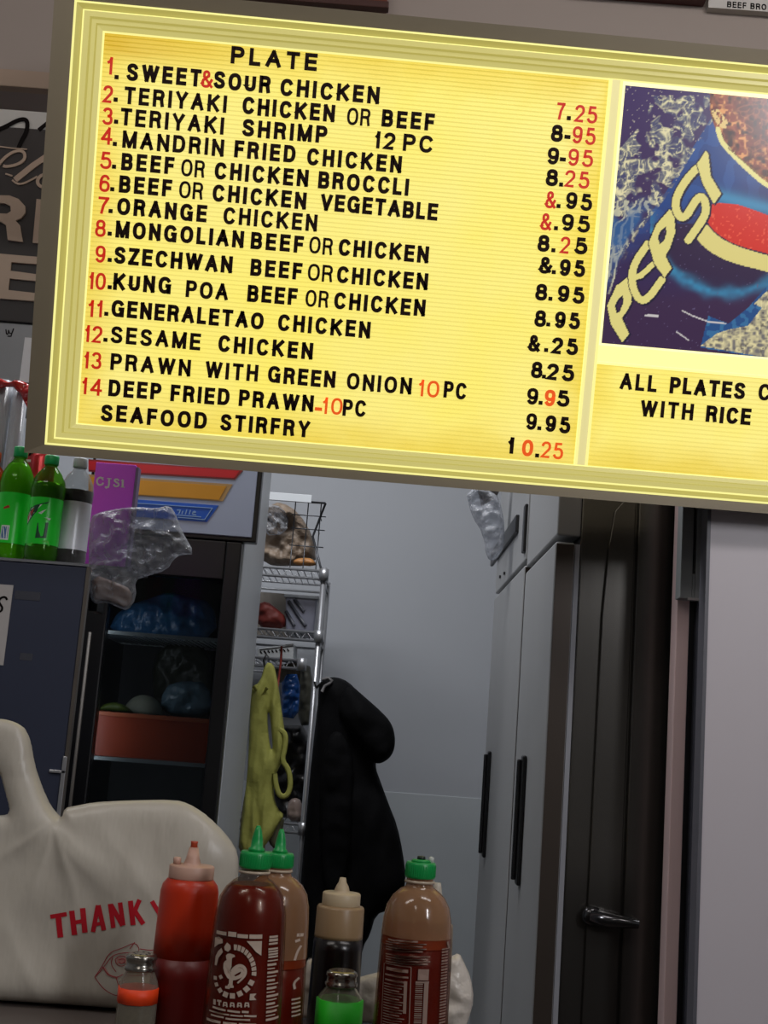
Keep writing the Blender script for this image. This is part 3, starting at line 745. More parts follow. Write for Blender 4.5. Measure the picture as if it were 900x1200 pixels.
# ------------------------------------------------------------------ dark navy cabinet at the left
NY = 2.55
nx1 = XZ(104, 665, NY)[0]; nz1 = XZ(50, 657, NY)[1]
t = thing('storage_cabinet', 'dark navy cabinet with paper notice taped on, bottles standing on its top', 'cabinet', (-1.15, NY + .3, 0))
CB = 2.95; nxb = (nx1 - .003) * 1.0 - .085
def plan(pts, z0, z1):
    n = len(pts); mb = MB(); mb.add([(x, y, z0) for x, y in pts] + [(x, y, z1) for x, y in pts], [tuple(range(n))[::-1], tuple(range(n, 2 * n))] + [(i, (i + 1) % n, (i + 1) % n + n, i + n) for i in range(n)]); return mb
obj('body', plan([(-1.75, NY), (nx1 - .003, NY), (nxb, CB), (-1.75, CB)], 0, nz1 - .006), mat('navy_laminate', (44, 50, 70), rough=.5, var=.06, scale=3), t, bevel=.003)
obj('top_edge', plan([(-1.75, NY - .003), (nx1, NY - .003), (nxb + .003, CB), (-1.75, CB)], nz1 - .0055, nz1), mat('aluminium_edge', (150, 152, 158), rough=.35, metal=.6), t)
obj('side_trim', MB().box(nx1 - .003, nx1 + .004, NY - .004, NY + .012, .4, nz1 - .006), mat('worn_steel_trim', (110, 104, 98), rough=.4, metal=.6, var=.3, scale=12), t)
zc = XZ(80, 905, NY)[1]
obj('hinge', MB().box(nx1 - .03, nx1 + .002, NY - .006, NY - .0005, zc - .003, zc + .003).box(nx1 - .006, nx1 + .002, NY - .006, NY - .0005, zc - .1, zc + .03), M_chrome, t, bevel=.001)
for (xa, ya, xb, yb) in ((18, 692, 47, 702), (24, 765, 38, 772)):
    a = XZ(xa, ya, NY); b = XZ(xb, yb, NY)
    obj('tape', MB().box(a[0], b[0], NY - .0012, NY - .0002, b[1] - .004, a[1]), mat('clear_tape', (120, 122, 130), rough=.2, alpha=.25, tint=(230, 230, 235)), t)
# side shelf carrying the purple box
SZ = XZ(130, 664, 2.82)[1]; sx1 = XZ(164, 664, 2.82)[0]
obj('side_shelf', MB().box(nx1 - .06, sx1, 2.805, 2.93, SZ - .008, SZ).box(nx1 - .06, nx1 - .04, 2.85, 2.92, SZ - .1, SZ - .008), M_black, t, bevel=.002)
p1 = XZ(16, 686, NY); p2 = XZ(7, 780, NY)
t = thing('paper_notice', 'white paper notice with a black italic letter S taped to the navy cabinet', 'paper', (p2[0] - .1, NY - .003, p2[1]))
obj('sheet', MB().box(p1[0] - .22, p1[0], NY - .0022, NY - .0003, p2[1], p1[1]), mat('notice_paper', (176, 172, 170), rough=.8, var=.03), t)
sm = MB()
sS = [(670 + 0)] 
strokes_px(sm, [(bez([(8.5, 703), (6.5, 699.5), (2, 700), (-2, 704), (1, 709), (3, 712), (2, 716), (-2, 717)], 2), 2.4)], NY - .0024, .001)
obj('lettering', sm, MATS['black_print'], t)

# ------------------------------------------------------------------ soda bottles on the cabinet
def soda(name, label, px, topy, Y, glass, liquid, lab, cap, level, H=.218):
    x, zt_ = XZ(px, topy, Y)
    zb_ = nz1 + .0006; s = (zt_ - zb_) / H
    t = thing(name, label, 'bottle', (x, Y, zb_), group='soda bottles on the navy cabinet')
    P = [(.022, 0), (.031, .004), (.0345, .016), (.034, .03), (.0335, .034), (.0335, .128), (.035, .134), (.0355, .150), (.033, .165), (.024, .182), (.015, .192), (.0125, .197), (.0125, .203)]
    P = [(r, z * s) for r, z in P]
    obj('bottle_body', MB().lathe(P, (x, Y, zb_), 36), glass, t)
    inn = [(r - .0012, z) for r, z in P if z <= level * s] 
    inn = [(inn[0][0], .002)] + inn[1:] + [(np.interp(level * s, [q[1] for q in P], [q[0] for q in P]) - .0012, level * s)]
    obj('drink', MB().lathe(inn, (x, Y, zb_), 36), liquid, t)
    obj('label', MB().lathe([(.0342, .034 * s), (.0342, .128 * s)], (x, Y, zb_), 40, cap=False), lab, t)
    cp = [(.0142, .199 * s), (.0150, .200 * s), (.0150, .2155 * s), (.0138, .218 * s), (.002, .2182 * s)]
    obj('cap', MB().lathe(cp, (x, Y, zb_), 30), cap, t)
    return t, x, zb_, s
def patch(name, parent, mats, x, Y, r, shapes):
    """flat print wrapped on a cylinder: shapes = [(poly in (arc px-free metres, z)), mi]"""
    mb = MB()
    for poly, mi in shapes:
        n = 1
        q = np.array(poly, float)
        # subdivide edges so the print follows the curve
        pts = []
        for i in range(len(q)):
            a, b = q[i], q[(i + 1) % len(q)]
            k = max(1, int(abs(b[0] - a[0]) / .004))
            for j in range(k): pts.append(a + (b - a) * j / k)
        v = [(x + r * math.sin(p[0] / r), Y - r * math.cos(p[0] / r), p[1]) for p in pts]
        a_ = sum(pts[i][0] * pts[(i + 1) % len(pts)][1] - pts[(i + 1) % len(pts)][0] * pts[i][1] for i in range(len(pts)))
        f = tuple(range(len(v)))
        mb.add(v, [f if a_ > 0 else f[::-1]], mi)
    return obj(name, mb, mats, parent)
M_gglass = mat('green_bottle_plastic', (70, 130, 40), rough=.08, alpha=.16, tint=(170, 225, 110), edge=.12, spec=.7)
M_cglass = mat('clear_bottle_plastic', (190, 190, 190), rough=.08, alpha=.08, tint=(232, 234, 234), edge=.14, spec=.7)
M_gliq = mat('yellow_green_soda', (170, 210, 40), rough=.15); M_gliq2 = mat('olive_green_soda', (96, 120, 44), rough=.15)
M_cola = mat('dark_cola', (20, 10, 8), rough=.1); M_oliq = mat('orange_drink', (196, 62, 16), rough=.25)
M_gcap = mat('green_cap', (14, 160, 84), rough=.4); M_wcap = mat('silver_grey_cap', (190, 196, 200), rough=.4)
M_glab = mat('green_label', (34, 214, 50), rough=.3, var=.12); M_slab = mat('silver_label', (226, 228, 238), rough=.3, metal=.1, var=.2, scale=3, stretch=(6, 6, .3))
M_blab = mat('blue_white_label', (40, 90, 170), rough=.35)
M_dg = mat('dark_green_ink', (8, 70, 40), rough=.4); M_wi = mat('white_ink', (215, 220, 215), rough=.4); M_ri = mat('red_ink', (176, 30, 26), rough=.4); M_lg = mat('light_green_ink', (90, 205, 70), rough=.4); M_bi = mat('blue_ink', (70, 110, 160), rough=.4)
t, x, z, s = soda('drink_bottle', 'bottle of orange drink at the left edge with blue and white label', -6, 530, 2.69, mat('orange_bottle_plastic', (190, 80, 30), rough=.1, alpha=.3, tint=(230, 150, 100)), M_oliq, M_blab, mat('orange_cap', (190, 90, 40), rough=.4), .18)
patch('print', t, [M_wi, M_bi], x, 2.69, .0346, [([(.012, z + .04), (.03, z + .04), (.03, z + .125), (.012, z + .125)], 0)] + [([(.014, z + .05 + k * .009), (.028, z + .05 + k * .009), (.028, z + .053 + k * .009), (.014, z + .053 + k * .009)], 1) for k in range(8)])
t, x, z, s = soda('soda_bottle', 'bright green soda bottle with plain side of its green label facing out, second from left', 25.5, 524.5, 2.65, M_gglass, M_gliq, M_glab, M_gcap, .186)
patch('print', t, [M_wi, M_bi, M_ri], x, 2.65, .0346, [([(-.012, z + .045), (.006, z + .045), (.006, z + .076), (-.012, z + .076)], 0), ([(-.010, z + .048), (.004, z + .048), (.004, z + .073), (-.010, z + .073)], 1), ([(-.012, z + .110), (.002, z + .114), (-.002, z + .119), (-.013, z + .114)], 2)])
t, x, z, s = soda('soda_bottle', 'green soda bottle with jagged red and white emblem facing out, third from left', 61.5, 534.5, 2.60, M_gglass, M_gliq2, M_glab, M_gcap, .160)
dz = lambda a, b: ((a - 450) * .000236, z + .126 * s - (b - 470) * .000236 * .97)
patch('print', t, [M_wi, M_dg, M_ri, M_lg], x, 2.60, .0346, [
    ([dz(280, 640), dz(330, 560), dz(510, 500), dz(400, 610), dz(300, 720)], 1),
    ([dz(290, 640), dz(345, 570), dz(455, 528), dz(385, 610), dz(300, 705)], 0),
    ([dz(298, 640), dz(330, 595), dz(345, 590), dz(318, 670), dz(303, 690)], 2), ([dz(345, 600), dz(372, 570), dz(380, 575), dz(352, 640)], 2),
    ([dz(425, 610), dz(495, 570), dz(455, 620)], 0), ([dz(420, 650), dz(540, 655), dz(500, 672)], 3), ([dz(480, 645), dz(540, 650), dz(535, 670)], 0),
    ([dz(430, 700), dz(525, 690), dz(520, 830), dz(425, 840)], 1), ([dz(300, 900), dz(540, 850), dz(560, 900), dz(400, 915)], 3)])
t, x, z, s = soda('soda_bottle', 'cola bottle with silver label and grey cap, rightmost on the cabinet', 95, 537.5, 2.655, M_cglass, M_cola, M_slab, M_wcap, .152)
patch('print', t, [M_wi, M_bi], x, 2.655, .0346, [([(-.031, z + .04), (-.020, z + .04), (-.020, z + .068), (-.031, z + .068)], 0), ([(-.029, z + .043), (-.022, z + .043), (-.022, z + .065), (-.029, z + .065)], 1)])

# ------------------------------------------------------------------ goods behind the bottles
M_foam = mat('white_foam', (186, 190, 196), rough=.6)
for k, (px, topy, lab) in enumerate(((2, 452, 'stack of white foam cups in a sleeve at the left edge behind the bottles'), (24, 462, 'stack of white foam cups in a sleeve beside the red plastic bag'))):
    x, zt_ = XZ(px, topy, 2.80); r = pxw(13 if k == 0 else 8.5, 2.8)
    t = thing('cup_stack', lab, 'cups', (x, 2.8, nz1), group='foam cup stacks')
    n = 14; P = []
    for i in range(n):
        z0 = (zt_ - nz1) * i / n; P += [(r, z0), (r * .965, z0 + (zt_ - nz1) / n * .8)]
    P.append((r * .96, zt_ - nz1)); P[0] = (r * .9, 0)
    obj('cups', MB().lathe(P, (x, 2.8, nz1), 28), M_foam, t)
    obj('sleeve', MB().lathe([(r * 1.06, .002), (r * 1.06, zt_ - nz1 + .01)], (x, 2.8, nz1), 28), M_clear, t)
o = obj('plastic_bag', cushion(outl([(-30, 440), (0, 443), (10, 448), (25, 446), (44, 456), (66, 462), (66, 482), (42, 477), (32, 478), (24, 462), (14, 453), (4, 454), (-30, 462)], 2.76, 0), 2.76, .012, .02, .004, .01, wr=.02, wscale=30), mat('red_white_plastic', (188, 26, 24), rough=.22, var=.15, spec=.7))
tag(o, 'glossy red plastic bag draped over the foam cup stacks', 'bag')
_fb = outl([(29, 474), (60, 474), (62, 530), (62, 676), (31, 676)], 2.86, 1); _fb[:, 1] = np.maximum(_fb[:, 1], nz1 + .001)
o = obj('food_bag', cushion(_fb, 2.86, .03, .05, .006, .02, wr=.01, wscale=25), mat('cream_plastic', (150, 142, 122), rough=.3, var=.15))
tag(o, 'cream coloured food bag under the red plastic bag, beside the sign corner', 'bag')
x0 = XZ(30, 520, 2.72)[0]; x1 = XZ(35, 520, 2.72)[0] - .005; zt_ = XZ(36, 506, 2.72)[1]
t = thing('snack_box', 'red, white and black snack box behind the green bottles', 'box', (x0, 2.72, nz1))
obj('carton', MB().box(x0, x1 + .018, 2.72, 2.76, nz1, zt_), mat('red_carton', (168, 26, 34), rough=.5), t, bevel=.002)
pm = MB(); strokes_px(pm, [([(31, 517), (36, 514), (37, 518), (33, 522), (40, 521)], 1.8), ([(31, 540), (42, 540)], 3)], 2.719, .001, 0); strokes_px(pm, [([(31, 529), (37, 530), (34, 534)], 2.0), ([(38, 530), (41, 535)], 2)], 2.719, .001, 1); pm.box(x0, x1 + .018, 2.718, 2.7195, nz1, nz1 + .2 * (zt_ - nz1))
obj('print', pm, [M_wi, MATS['black_print']], t)
x0 = XZ(44, 540, 2.70)[0]; x1 = XZ(55, 540, 2.7)[0]; zt_ = XZ(50, 530, 2.70)[1]
o = obj('drink_can', MB().lathe([(.022, 0), (.026, .004), (.0265, .01), (.0265, zt_ - nz1 - .012), (.022, zt_ - nz1), (.020, zt_ - nz1 - .002)], ((x0 + x1) / 2, 2.71, nz1), 28), mat('red_can', (190, 28, 34), rough=.28, metal=.3)); tag(o, 'red can standing behind the third soda bottle', 'can')

# purple box with white lettering
bx0 = XZ(107, 620, 2.82)[0]; bx1 = XZ(158, 560, 2.82)[0] ; bz1 = XZ(132, 543, 2.82)[1]
bx0 = XZ(112, 560, 2.82)[0] - .002; bx0 = bx1 - pxw(48, 2.82)
t = thing('purple_box', 'tall purple box with white lettering CJS1 right of the soda bottles', 'box', ((bx0 + bx1) / 2, 2.86, SZ))
obj('carton', MB().box(bx0, bx1, 2.82, 2.855, SZ, bz1), mat('purple_card', (206, 84, 232), rough=.5, var=.04), t, bevel=.0015)
lm = MB(); Yp = 2.8195
def T_(a, b): return (80 + a / 3.75, 530 + b / 3.75)
def ser(l): return [([T_(*p) for p in pts], wd * 1.35) for pts, wd in l]
strokes_px(lm, ser([
    (bez([(152, 120), (146, 111), (134, 112), (126, 122), (127, 136), (136, 145), (150, 142), (154, 134)], 2), 1.5), ([(153, 110), (153, 124)], .7),
    ([(180, 116), (179, 140), (176, 152), (167, 156), (162, 151)], 1.6), ([(171, 115), (190, 117)], .8),
    (bez([(222, 126), (218, 119), (206, 119), (203, 126), (212, 132), (222, 138), (222, 146), (214, 151), (203, 149), (200, 141)], 2), 1.5),
    ([(240, 121), (239, 152)], 1.7), ([(232, 126), (240, 120)], .8), ([(231, 152), (247, 154)], .9)]), Yp, .0008)
obj('lettering', lm, M_wi, t)
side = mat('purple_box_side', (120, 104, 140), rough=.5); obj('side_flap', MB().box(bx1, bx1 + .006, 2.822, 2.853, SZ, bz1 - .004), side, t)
# clear crumpled bag
o = obj('plastic_bag', cushion(outl([(105, 606), (118, 600), (140, 596), (160, 594), (185, 596), (199, 592), (206, 602), (212, 620), (229, 650), (212, 650), (203, 656), (196, 668), (170, 676), (158, 680), (160, 700), (150, 716), (138, 712), (126, 706), (108, 708), (104, 690), (104, 650)], 2.76, 1), 2.76, .03, .025, .003, .03, wr=.024, wscale=30, seed=3), M_film, shade=True)
tag(o, 'crumpled clear plastic bag hanging in front of the purple box', 'bag')
o = obj('bread_bag', cushion(outl([(108, 672), (140, 684), (153, 690), (156, 706), (148, 713), (134, 708), (122, 704), (108, 704)], 2.762, 1), 2.762, .008, .008, .005, .02, wr=.006, wscale=30), mat('tan_bread', (140, 108, 88), rough=.5, var=.25, scale=14))
tag(o, 'small tan bread roll inside the bottom of the crumpled clear bag', 'bread')

# ------------------------------------------------------------------ upper left: dark lettered board and hood
LY = 3.0
M_board = mat('charcoal_board', (44, 42, 42), rough=.6, var=.2, scale=14); M_cream = mat('cream_letter', (176, 158, 140), rough=.6, var=.08)
def P3(a, b): return (a / 7.5, 80 + b / 7.5)
def P4(a, b): return (a / 6.667, 220 + b / 6.667)
xr_ = XZ(112, 260, LY)[0]; zt_ = XZ(30, 150, LY)[1]; zb_ = XZ(30, 378, LY)[1]
zmid = XZ(30, 132, LY)[1]
t = thing('lettered_board', 'charcoal board with cream script and block letters, partly behind the menu sign', 'board', (-1.3, LY, zb_))
obj('panel', MB().box(-2.0, xr_, LY, LY + .03, zb_, zt_), M_board, t, bevel=.002)
obj('top_rail', MB().box(-2.0, xr_, LY + .002, LY + .03, zt_, zmid + .1), mat('pale_rail', (186, 190, 188), rough=.6), t)
lb = MB()
strokes_px(lb, [([P3(*p) for p in bez([(-20, 545), (60, 510), (150, 460), (220, 445), (245, 480), (235, 560), (190, 640), (160, 710)], 2)], 5.2), ([P3(480, 425), P3(420, 480), P3(340, 545)], 4.6)], LY - .0005, .002)
obj('script', lb, MATS['black_print'], t)
lb = MB()
strokes_px(lb, [([P3(*p) for p in bez([(-20, 860), (60, 770), (150, 725), (215, 735), (225, 800), (160, 850), (60, 870), (30, 860)], 2)], 3.8), ([P3(-20, 690), P3(110, 706), P3(240, 716)], 1.4),
    ([P3(430, 765), P3(290, 860), P3(135, 985)], 7.5), ([P3(*p) for p in bez([(110, 985), (150, 1020), (210, 1020), (330, 955)], 2)], 2.4),
    ([P3(*p) for p in bez([(470, 930), (380, 935), (330, 975), (335, 1030), (400, 1058), (470, 1030)], 2)], 4.0), ([P3(50, 930), P3(110, 950)], 2)], LY - .0005, .003)
obj('script', lb, M_cream, t)
for nm, poly in (('letter', [(-70, 65), (80, 68), (150, 95), (200, 150), (203, 200), (170, 245), (125, 262), (160, 300), (182, 430), (65, 415), (52, 300), (10, 272), (-70, 270), (-70, 205), (60, 210), (90, 190), (85, 150), (40, 128), (-70, 122)]),
                 ('letter', [(290, 95), (420, 108), (410, 452), (260, 435)]),
                 ('letter', [(-80, 515), (380, 553), (375, 610), (92, 588), (88, 655), (370, 693), (365, 743), (80, 715), (70, 805), (360, 838), (355, 898), (-80, 865)])):
    obj(nm, MB().prism([XZ(*P4(a, b), LY) for a, b in poly], LY - .006, LY - .0002), M_cream, t)
# hood / grey metal box under the board
hz0 = XZ(20, 470, LY)[1]; hx1 = XZ(60, 420, LY)[0]
t = thing('metal_hood', 'grey galvanised metal box under the charcoal board', 'hood', (-1.3, LY + .2, hz0))
obj('panel', MB().box(-2.0, hx1, LY + .005, LY + .18, hz0, zb_ - .002), mat('galvanised_metal', (128, 132, 136), rough=.45, metal=.3, var=.2, scale=7), t, bevel=.003)
pm = MB(); strokes_px(pm, [(bez([(7, 386), (7.5, 392), (10, 391), (10, 386), (11, 391), (14, 391), (16, 385)], 2), 1.2), ([(15, 388), (13, 394), (9, 394)], 1.0)], LY + .0045, .001)
obj('mark', pm, MATS['black_print'], t)
obj('support', MB().box(-1.6, -1.55, LY + .1, LY + .15, nz1, hz0), M_black, t)
a = XZ(29, 395, LY); b = XZ(58, 450, LY); o = obj('paper', MB().box(a[0], b[0], LY + .0015, LY + .0045, b[1], a[1]), mat('white_paper', (226, 230, 234), rough=.8)); tag(o, 'white sheet of paper on the grey metal box at the sign edge', 'paper')
x, z = XZ(45, 427, LY - .01); r = pxw(4.2, LY)
o = obj('wire_ring', MB().tube([(x + r * math.cos(a), LY - .004, z + r * 1.3 * math.sin(a)) for a in np.linspace(0, 2 * math.pi, 17)], .0016, 6), M_black); tag(o, 'small dark wire ring on the white paper', 'ring')

# ------------------------------------------------------------------ glass door merchandiser
FY = 3.5
fxL = XZ(96, 760, FY)[0]; fxR = XZ(286.5, 640, FY)[0]; fxi = fxR - .02
hzb = XZ(250, 630, FY)[1]; ftop = hzb + .34
t = thing('drinks_fridge', 'black glass-door fridge with pale header panel striped red, gold and blue', 'fridge', ((fxL + fxR) / 2, FY + .3, 0))
M_fsh = mat('silver_grey_side', (196, 200, 204), rough=.45, var=.03); M_int = mat('dark_fridge_liner', (44, 44, 46), rough=.6)
obj('side_panel', MB().box(fxi, fxR, FY - .002, FY + .62, .08, ftop), M_fsh, t, bevel=.004)
obj('side_panel', MB().box(fxL - .02, fxL, FY, FY + .62, .08, ftop), M_black, t, bevel=.003)
obj('back_panel', MB().box(fxL, fxi, FY + .58, FY + .62, .08, ftop), M_int, t)
obj('base', MB().box(fxL - .02, fxR - .002, FY + .02, FY + .6, 0, .12), M_black, t)
obj('roof', MB().box(fxL, fxi, FY + .02, FY + .58, hzb - .01, ftop), M_int, t)
hxR = XZ(303, 600, FY - .05)[0]; H0 = XZ(250, 627, FY - .05)[1]; HY = FY - .05
obj('header_box', MB().box(fxL - .02, hxR, HY + .004, FY - .003, H0 - .012, ftop), M_black, t, bevel=.003)
hpR = hxR - .013
obj('header_panel', MB().box(fxL - .01, hpR, HY - .004, HY + .004, H0, ftop - .01), mat('header_pale_blue_grey', (166, 176, 198), rough=.3, var=.03), t, bevel=.002)
def H_(a, b): return (150 + a / 5.625, 540 + b / 5.625)
def stripe(poly, c, k, d=.0012):
    obj('stripe', MB().prism([XZ(*H_(*p), HY - .004) for p in poly], HY - .004 - d, HY - .0041), c, t)
stripe([(-260, -10), (760, 62), (706, 124), (-260, 72)], mat('red_stripe_edge', (150, 40, 44), rough=.4), 0)
stripe([(-260, 2), (735, 68), (700, 114), (-260, 60)], mat('red_stripe', (200, 24, 34), rough=.4, var=.1), 0, .0020)
stripe([(-260, 90), (690, 155), (625, 268), (-260, 208)], mat('gold_stripe_edge', (176, 140, 88), rough=.4), 0)
stripe([(-260, 106), (650, 168), (600, 258), (-260, 202)], mat('gold_stripe', (206, 142, 24), rough=.4, var=.12), 0, .0020)
stripe([(-260, 232), (598, 295), (520, 404), (-260, 345)], mat('blue_stripe', (14, 86, 190), rough=.4, var=.1), 0)
bm_ = MB(); strokes_px(bm_, [([H_(-200, 262), H_(556, 312), H_(505, 388), H_(330, 372)], .9)], HY - .0055, .001)
strokes_px(bm_, [([H_(*p) for p in q], wd) for q, wd in (([(322, 325), (345, 325), (335, 350)], 1.1), ([(362, 330), (355, 352)], 1.1), ([(388, 322), (378, 353)], 1.1), ([(412, 325), (403, 355)], 1.1), (bez([(425, 343), (448, 340), (440, 332), (425, 340), (425, 354), (450, 356)], 1), 1.1), ([(318, 356), (400, 364), (482, 370)], 1.0))], HY - .0055, .001)
obj('lettering', bm_, mat('pale_blue_ink', (140, 176, 214), rough=.4), t)
# door: frame and pane
dt_ = hzb - .015
gxL = XZ(118, 800, FY - .03)[0]; gxR = XZ(250.5, 800, FY - .03)[0]; gzt = XZ(200, 676, FY - .03)[1]
door = obj('door', MB().box(fxL - .018, gxL, FY - .05, FY - .002, .14, dt_).box(gxR, fxR - .002, FY - .05, FY - .004, .14, dt_).box(gxL, gxR, FY - .05, FY - .002, gzt, dt_).box(gxL, gxR, FY - .05, FY - .002, .14, .3), M_black, t, bevel=.004)
obj('glass_pane', MB().box(gxL, gxR, FY - .03, FY - .024, .3, gzt), mat('door_glass', (60, 64, 66), rough=.04, alpha=.10, tint=(190, 196, 200), edge=.05), door)
obj('handle', MB().box(fxL - .012, fxL + .008, FY - .085, FY - .05, .9, 1.5), M_black, door, bevel=.004)
M_wshelf = mat('white_coated_wire', (190, 196, 196), rough=.4)
SH = []
for pa, pb in (((170, 744), (215, 748)), ((180, 893), (240, 898)), ((180, 1060), (240, 1064))):
    z = XZ(pa[0], pa[1], FY + .04)[1]; mb = MB()
    mb.box(fxL + .004, fxi - .004, FY + .035, FY + .041, z - .005, z + .005)
    mb.box(fxL + .004, fxi - .004, FY + .5, FY + .506, z - .003, z + .003)
    for k in range(24):
        x = fxL + .01 + (fxi - fxL - .02) * k / 23; mb.box(x - .0015, x + .0015, FY + .041, FY + .5, z - .002, z + .002)
    obj('shelf', mb, M_wshelf, t); SH.append(z)
def bagobj(name, pts, Y, tf, tb, h, m, label, cat, wr=.01, ws=25, edge=.03, sm=1, floorz=None, **k):
    P = outl(pts, Y, sm)
    if floorz is not None: P[:, 1] = np.maximum(P[:, 1], floorz)
    o = obj(name, cushion(P, Y, tf, tb, h, edge, wr=wr, wscale=ws, **k), m); return tag(o, label, cat)
M_bluebag = mat('blue_plastic_bag', (56, 104, 150), rough=.2, var=.3, scale=9, bump=.6, bscale=30)
bagobj('food_bag', [(126, 742), (135, 722), (150, 708), (180, 700), (200, 692), (225, 700), (250, 704), (256, 745), (200, 760)], FY + .25, .07, .08, .006, M_bluebag, 'blue plastic bag of food on the upper shelf inside the glass-door fridge', 'bag', wr=.016, floorz=SH[0] + .005)
Y = FY + .2; x0 = fxL + .03; x1 = fxi - .03; ztub = XZ(180, 838, Y)[1]
t2 = thing('food_tub', 'red-brown plastic tub on the middle shelf inside the glass-door fridge', 'tub', ((x0 + x1) / 2, Y, SH[1] + .003))
obj('tub', MB().prism([(x0 + .01, SH[1] + .004), (x1 - .01, SH[1] + .004), (x1, ztub), (x0, ztub)], FY + .1, FY + .4), mat('red_brown_plastic', (170, 66, 36), rough=.4, var=.15), t2, bevel=.006)
obj('rim', MB().box(x0 - .006, x1 + .006, FY + .094, FY + .406, ztub - .012, ztub), mat('red_brown_rim', (190, 96, 60), rough=.4), t2, bevel=.003)
x, z = XZ(167, 830, Y); r = pxw(22, Y)
o = obj('food_bowl', MB().lathe([(r * math.cos(a) + .001, r * 1.0 * math.sin(a)) for a in np.linspace(0, math.pi / 2, 10)], (x, FY + .22, ztub + .0005), 28), mat('pale_melon', (150, 150, 132), rough=.6)); tag(o, 'pale rounded bundle on the red-brown tub in the fridge', 'food')
bagobj('leafy_greens', [(116, 838), (118, 826), (135, 822), (150, 828), (160, 840)], FY + .14, .02, .03, .006, mat('leaf_green', (84, 100, 30), rough=.5, var=.3), 'green vegetables on the left of the red-brown tub', 'vegetables', floorz=ztub + .001)
bagobj('food_bag', [(186, 838), (192, 804), (215, 797), (245, 800), (250, 842)], FY + .26, .05, .05, .006, mat('pale_blue_bag', (104, 128, 142), rough=.25, var=.3, scale=12, bump=.5), 'pale blue plastic bag on the right of the red-brown tub', 'bag', wr=.014, floorz=ztub + .001)
bagobj('produce_bag', [(180, 838), (178, 770), (200, 752), (246, 752), (250, 838)], FY + .42, .03, .05, .008, mat('dark_olive_bag', (58, 60, 46), rough=.35, var=.4, bump=.5), 'dark olive produce bag at the back of the middle fridge shelf', 'bag', wr=.014, floorz=ztub + .001)
# chrome post and black bar between the cabinet and fridge
o = obj('chrome_post', MB().lathe([(.0045, 0), (.0045, XZ(95, 740, 3.35)[1])], (XZ(93, 850, 3.35)[0], 3.35, 0), 14), mat('tarnished_chrome', (60, 55, 50), rough=.5, metal=.4, var=.2)); tag(o, 'thin chrome post between the navy cabinet and the fridge', 'post')

# ------------------------------------------------------------------ chrome wire rack
RY = 4.35
rxR = XZ(379, 680, RY)[0]; rxL = rxR - .62; RD = .42
zB = XZ(345, 667, RY)[1]; zC = XZ(340, 739, RY)[1]; zD = XZ(325, 772, RY)[1]; zE = XZ(348, 966, RY)[1]; zA = XZ(340, 586, RY)[1]
rack = thing('wire_rack', 'chrome wire shelving rack beside the fridge, loaded with bags and bins', 'rack', ((rxL + rxR) / 2, RY + RD / 2, 0))
for (x, y) in ((rxR, RY), (rxL, RY), (rxR, RY + RD), (rxL, RY + RD)):
    obj('post', MB().lathe([(.0095, 0), (.0095, zB + .012)], (x, y, 0), 16), M_chrome, rack)
def wshelf(z, x0=rxL, x1=rxR, name='shelf'):
    mb = MB()
    for dz_ in (0, -.028):
        for y in (RY, RY + RD): mb.tube([(x0, y, z + dz_), (x1, y, z + dz_)], .0045, 8)
        for x in (x0, x1): mb.tube([(x, RY, z + dz_), (x, RY + RD, z + dz_)], .004, 8)
    n = 26
    for k in range(1, n):
        x = x0 + (x1 - x0) * k / n; mb.box(x - .0015, x + .0015, RY, RY + RD, z - .0015, z + .0015)
    zz = [(x0 + (x1 - x0) * k / 30, RY, z - (.028 if k % 2 else 0)) for k in range(31)]
    mb.tube(zz, .0018, 5)
    for x in (x0, x1): mb.lathe([(.017, -.034), (.017, .008)], (x, RY, z), 14)
    return obj(name, mb, M_chrome, rack)
for z in (zB, zC, zE, zE - .45, .25): wshelf(z)
wshelf(zD, rxL, rxR - .05)
# raised top basket frame, leaning outwards
tb = MB(); xa = XZ(382, 583, RY)[0]
for y in (RY + .01,):
    tb.tube([(rxR - .012, y, zB + .01), (xa - .035, y, (zA + zB) / 2), (xa, y, zA)], .004, 8)
    tb.tube([(rxL, y, zA), (xa, y, zA)], .004, 8)
for f_ in (.35, .6, .8):
    tb.tube([(xa - .01 - .02 * (1 - f_), RY + .01, zB + (zA - zB) * f_), (xa - .01 - .02 * (1 - f_), RY + .10, zB + (zA - zB) * f_)], .002, 6)
    tb.tube([(rxR - .13, RY + .01, zB + (zA - zB) * f_), (rxR - .01, RY + .01, zB + (zA - zB) * f_)], .002, 6)
for k in range(3): tb.tube([(rxR - .12 + .045 * k, RY + .01, zB), (rxR - .12 + .045 * k, RY + .01, zA)], .002, 6)
obj('basket_frame', tb, mat('dark_wire', (70, 72, 76), rough=.35, metal=.7), rack)
a = XZ(314, 578, RY); b = XZ(365, 588, RY)
obj('shelf_rail', MB().box(rxL, b[0], RY - .012, RY - .006, XZ(340, 588, RY)[1], XZ(340, 579, RY)[1]), mat('white_rail', (205, 210, 214), rough=.4), rack, bevel=.001)
o_ = []
bagobj('food_bag', [(300, 662), (302, 625), (312, 594), (330, 588), (350, 600), (368, 630), (371, 664)], RY + .12, .06, .08, .006, mat('beige_bag', (128, 112, 96), rough=.5, var=.45, scale=16, bump=.9), 'beige clear-wrapped bag of food on the top shelf of the wire rack', 'bag', wr=.03, ws=18, floorz=zB + .003)
bagobj('plastic_bag', [(308, 628), (306, 596), (322, 590), (338, 602), (336, 626)], RY + .045, .015, .02, .004, M_film, 'shiny grey film bag high at the left of the rack top shelf', 'bag', wr=.03, ws=34)
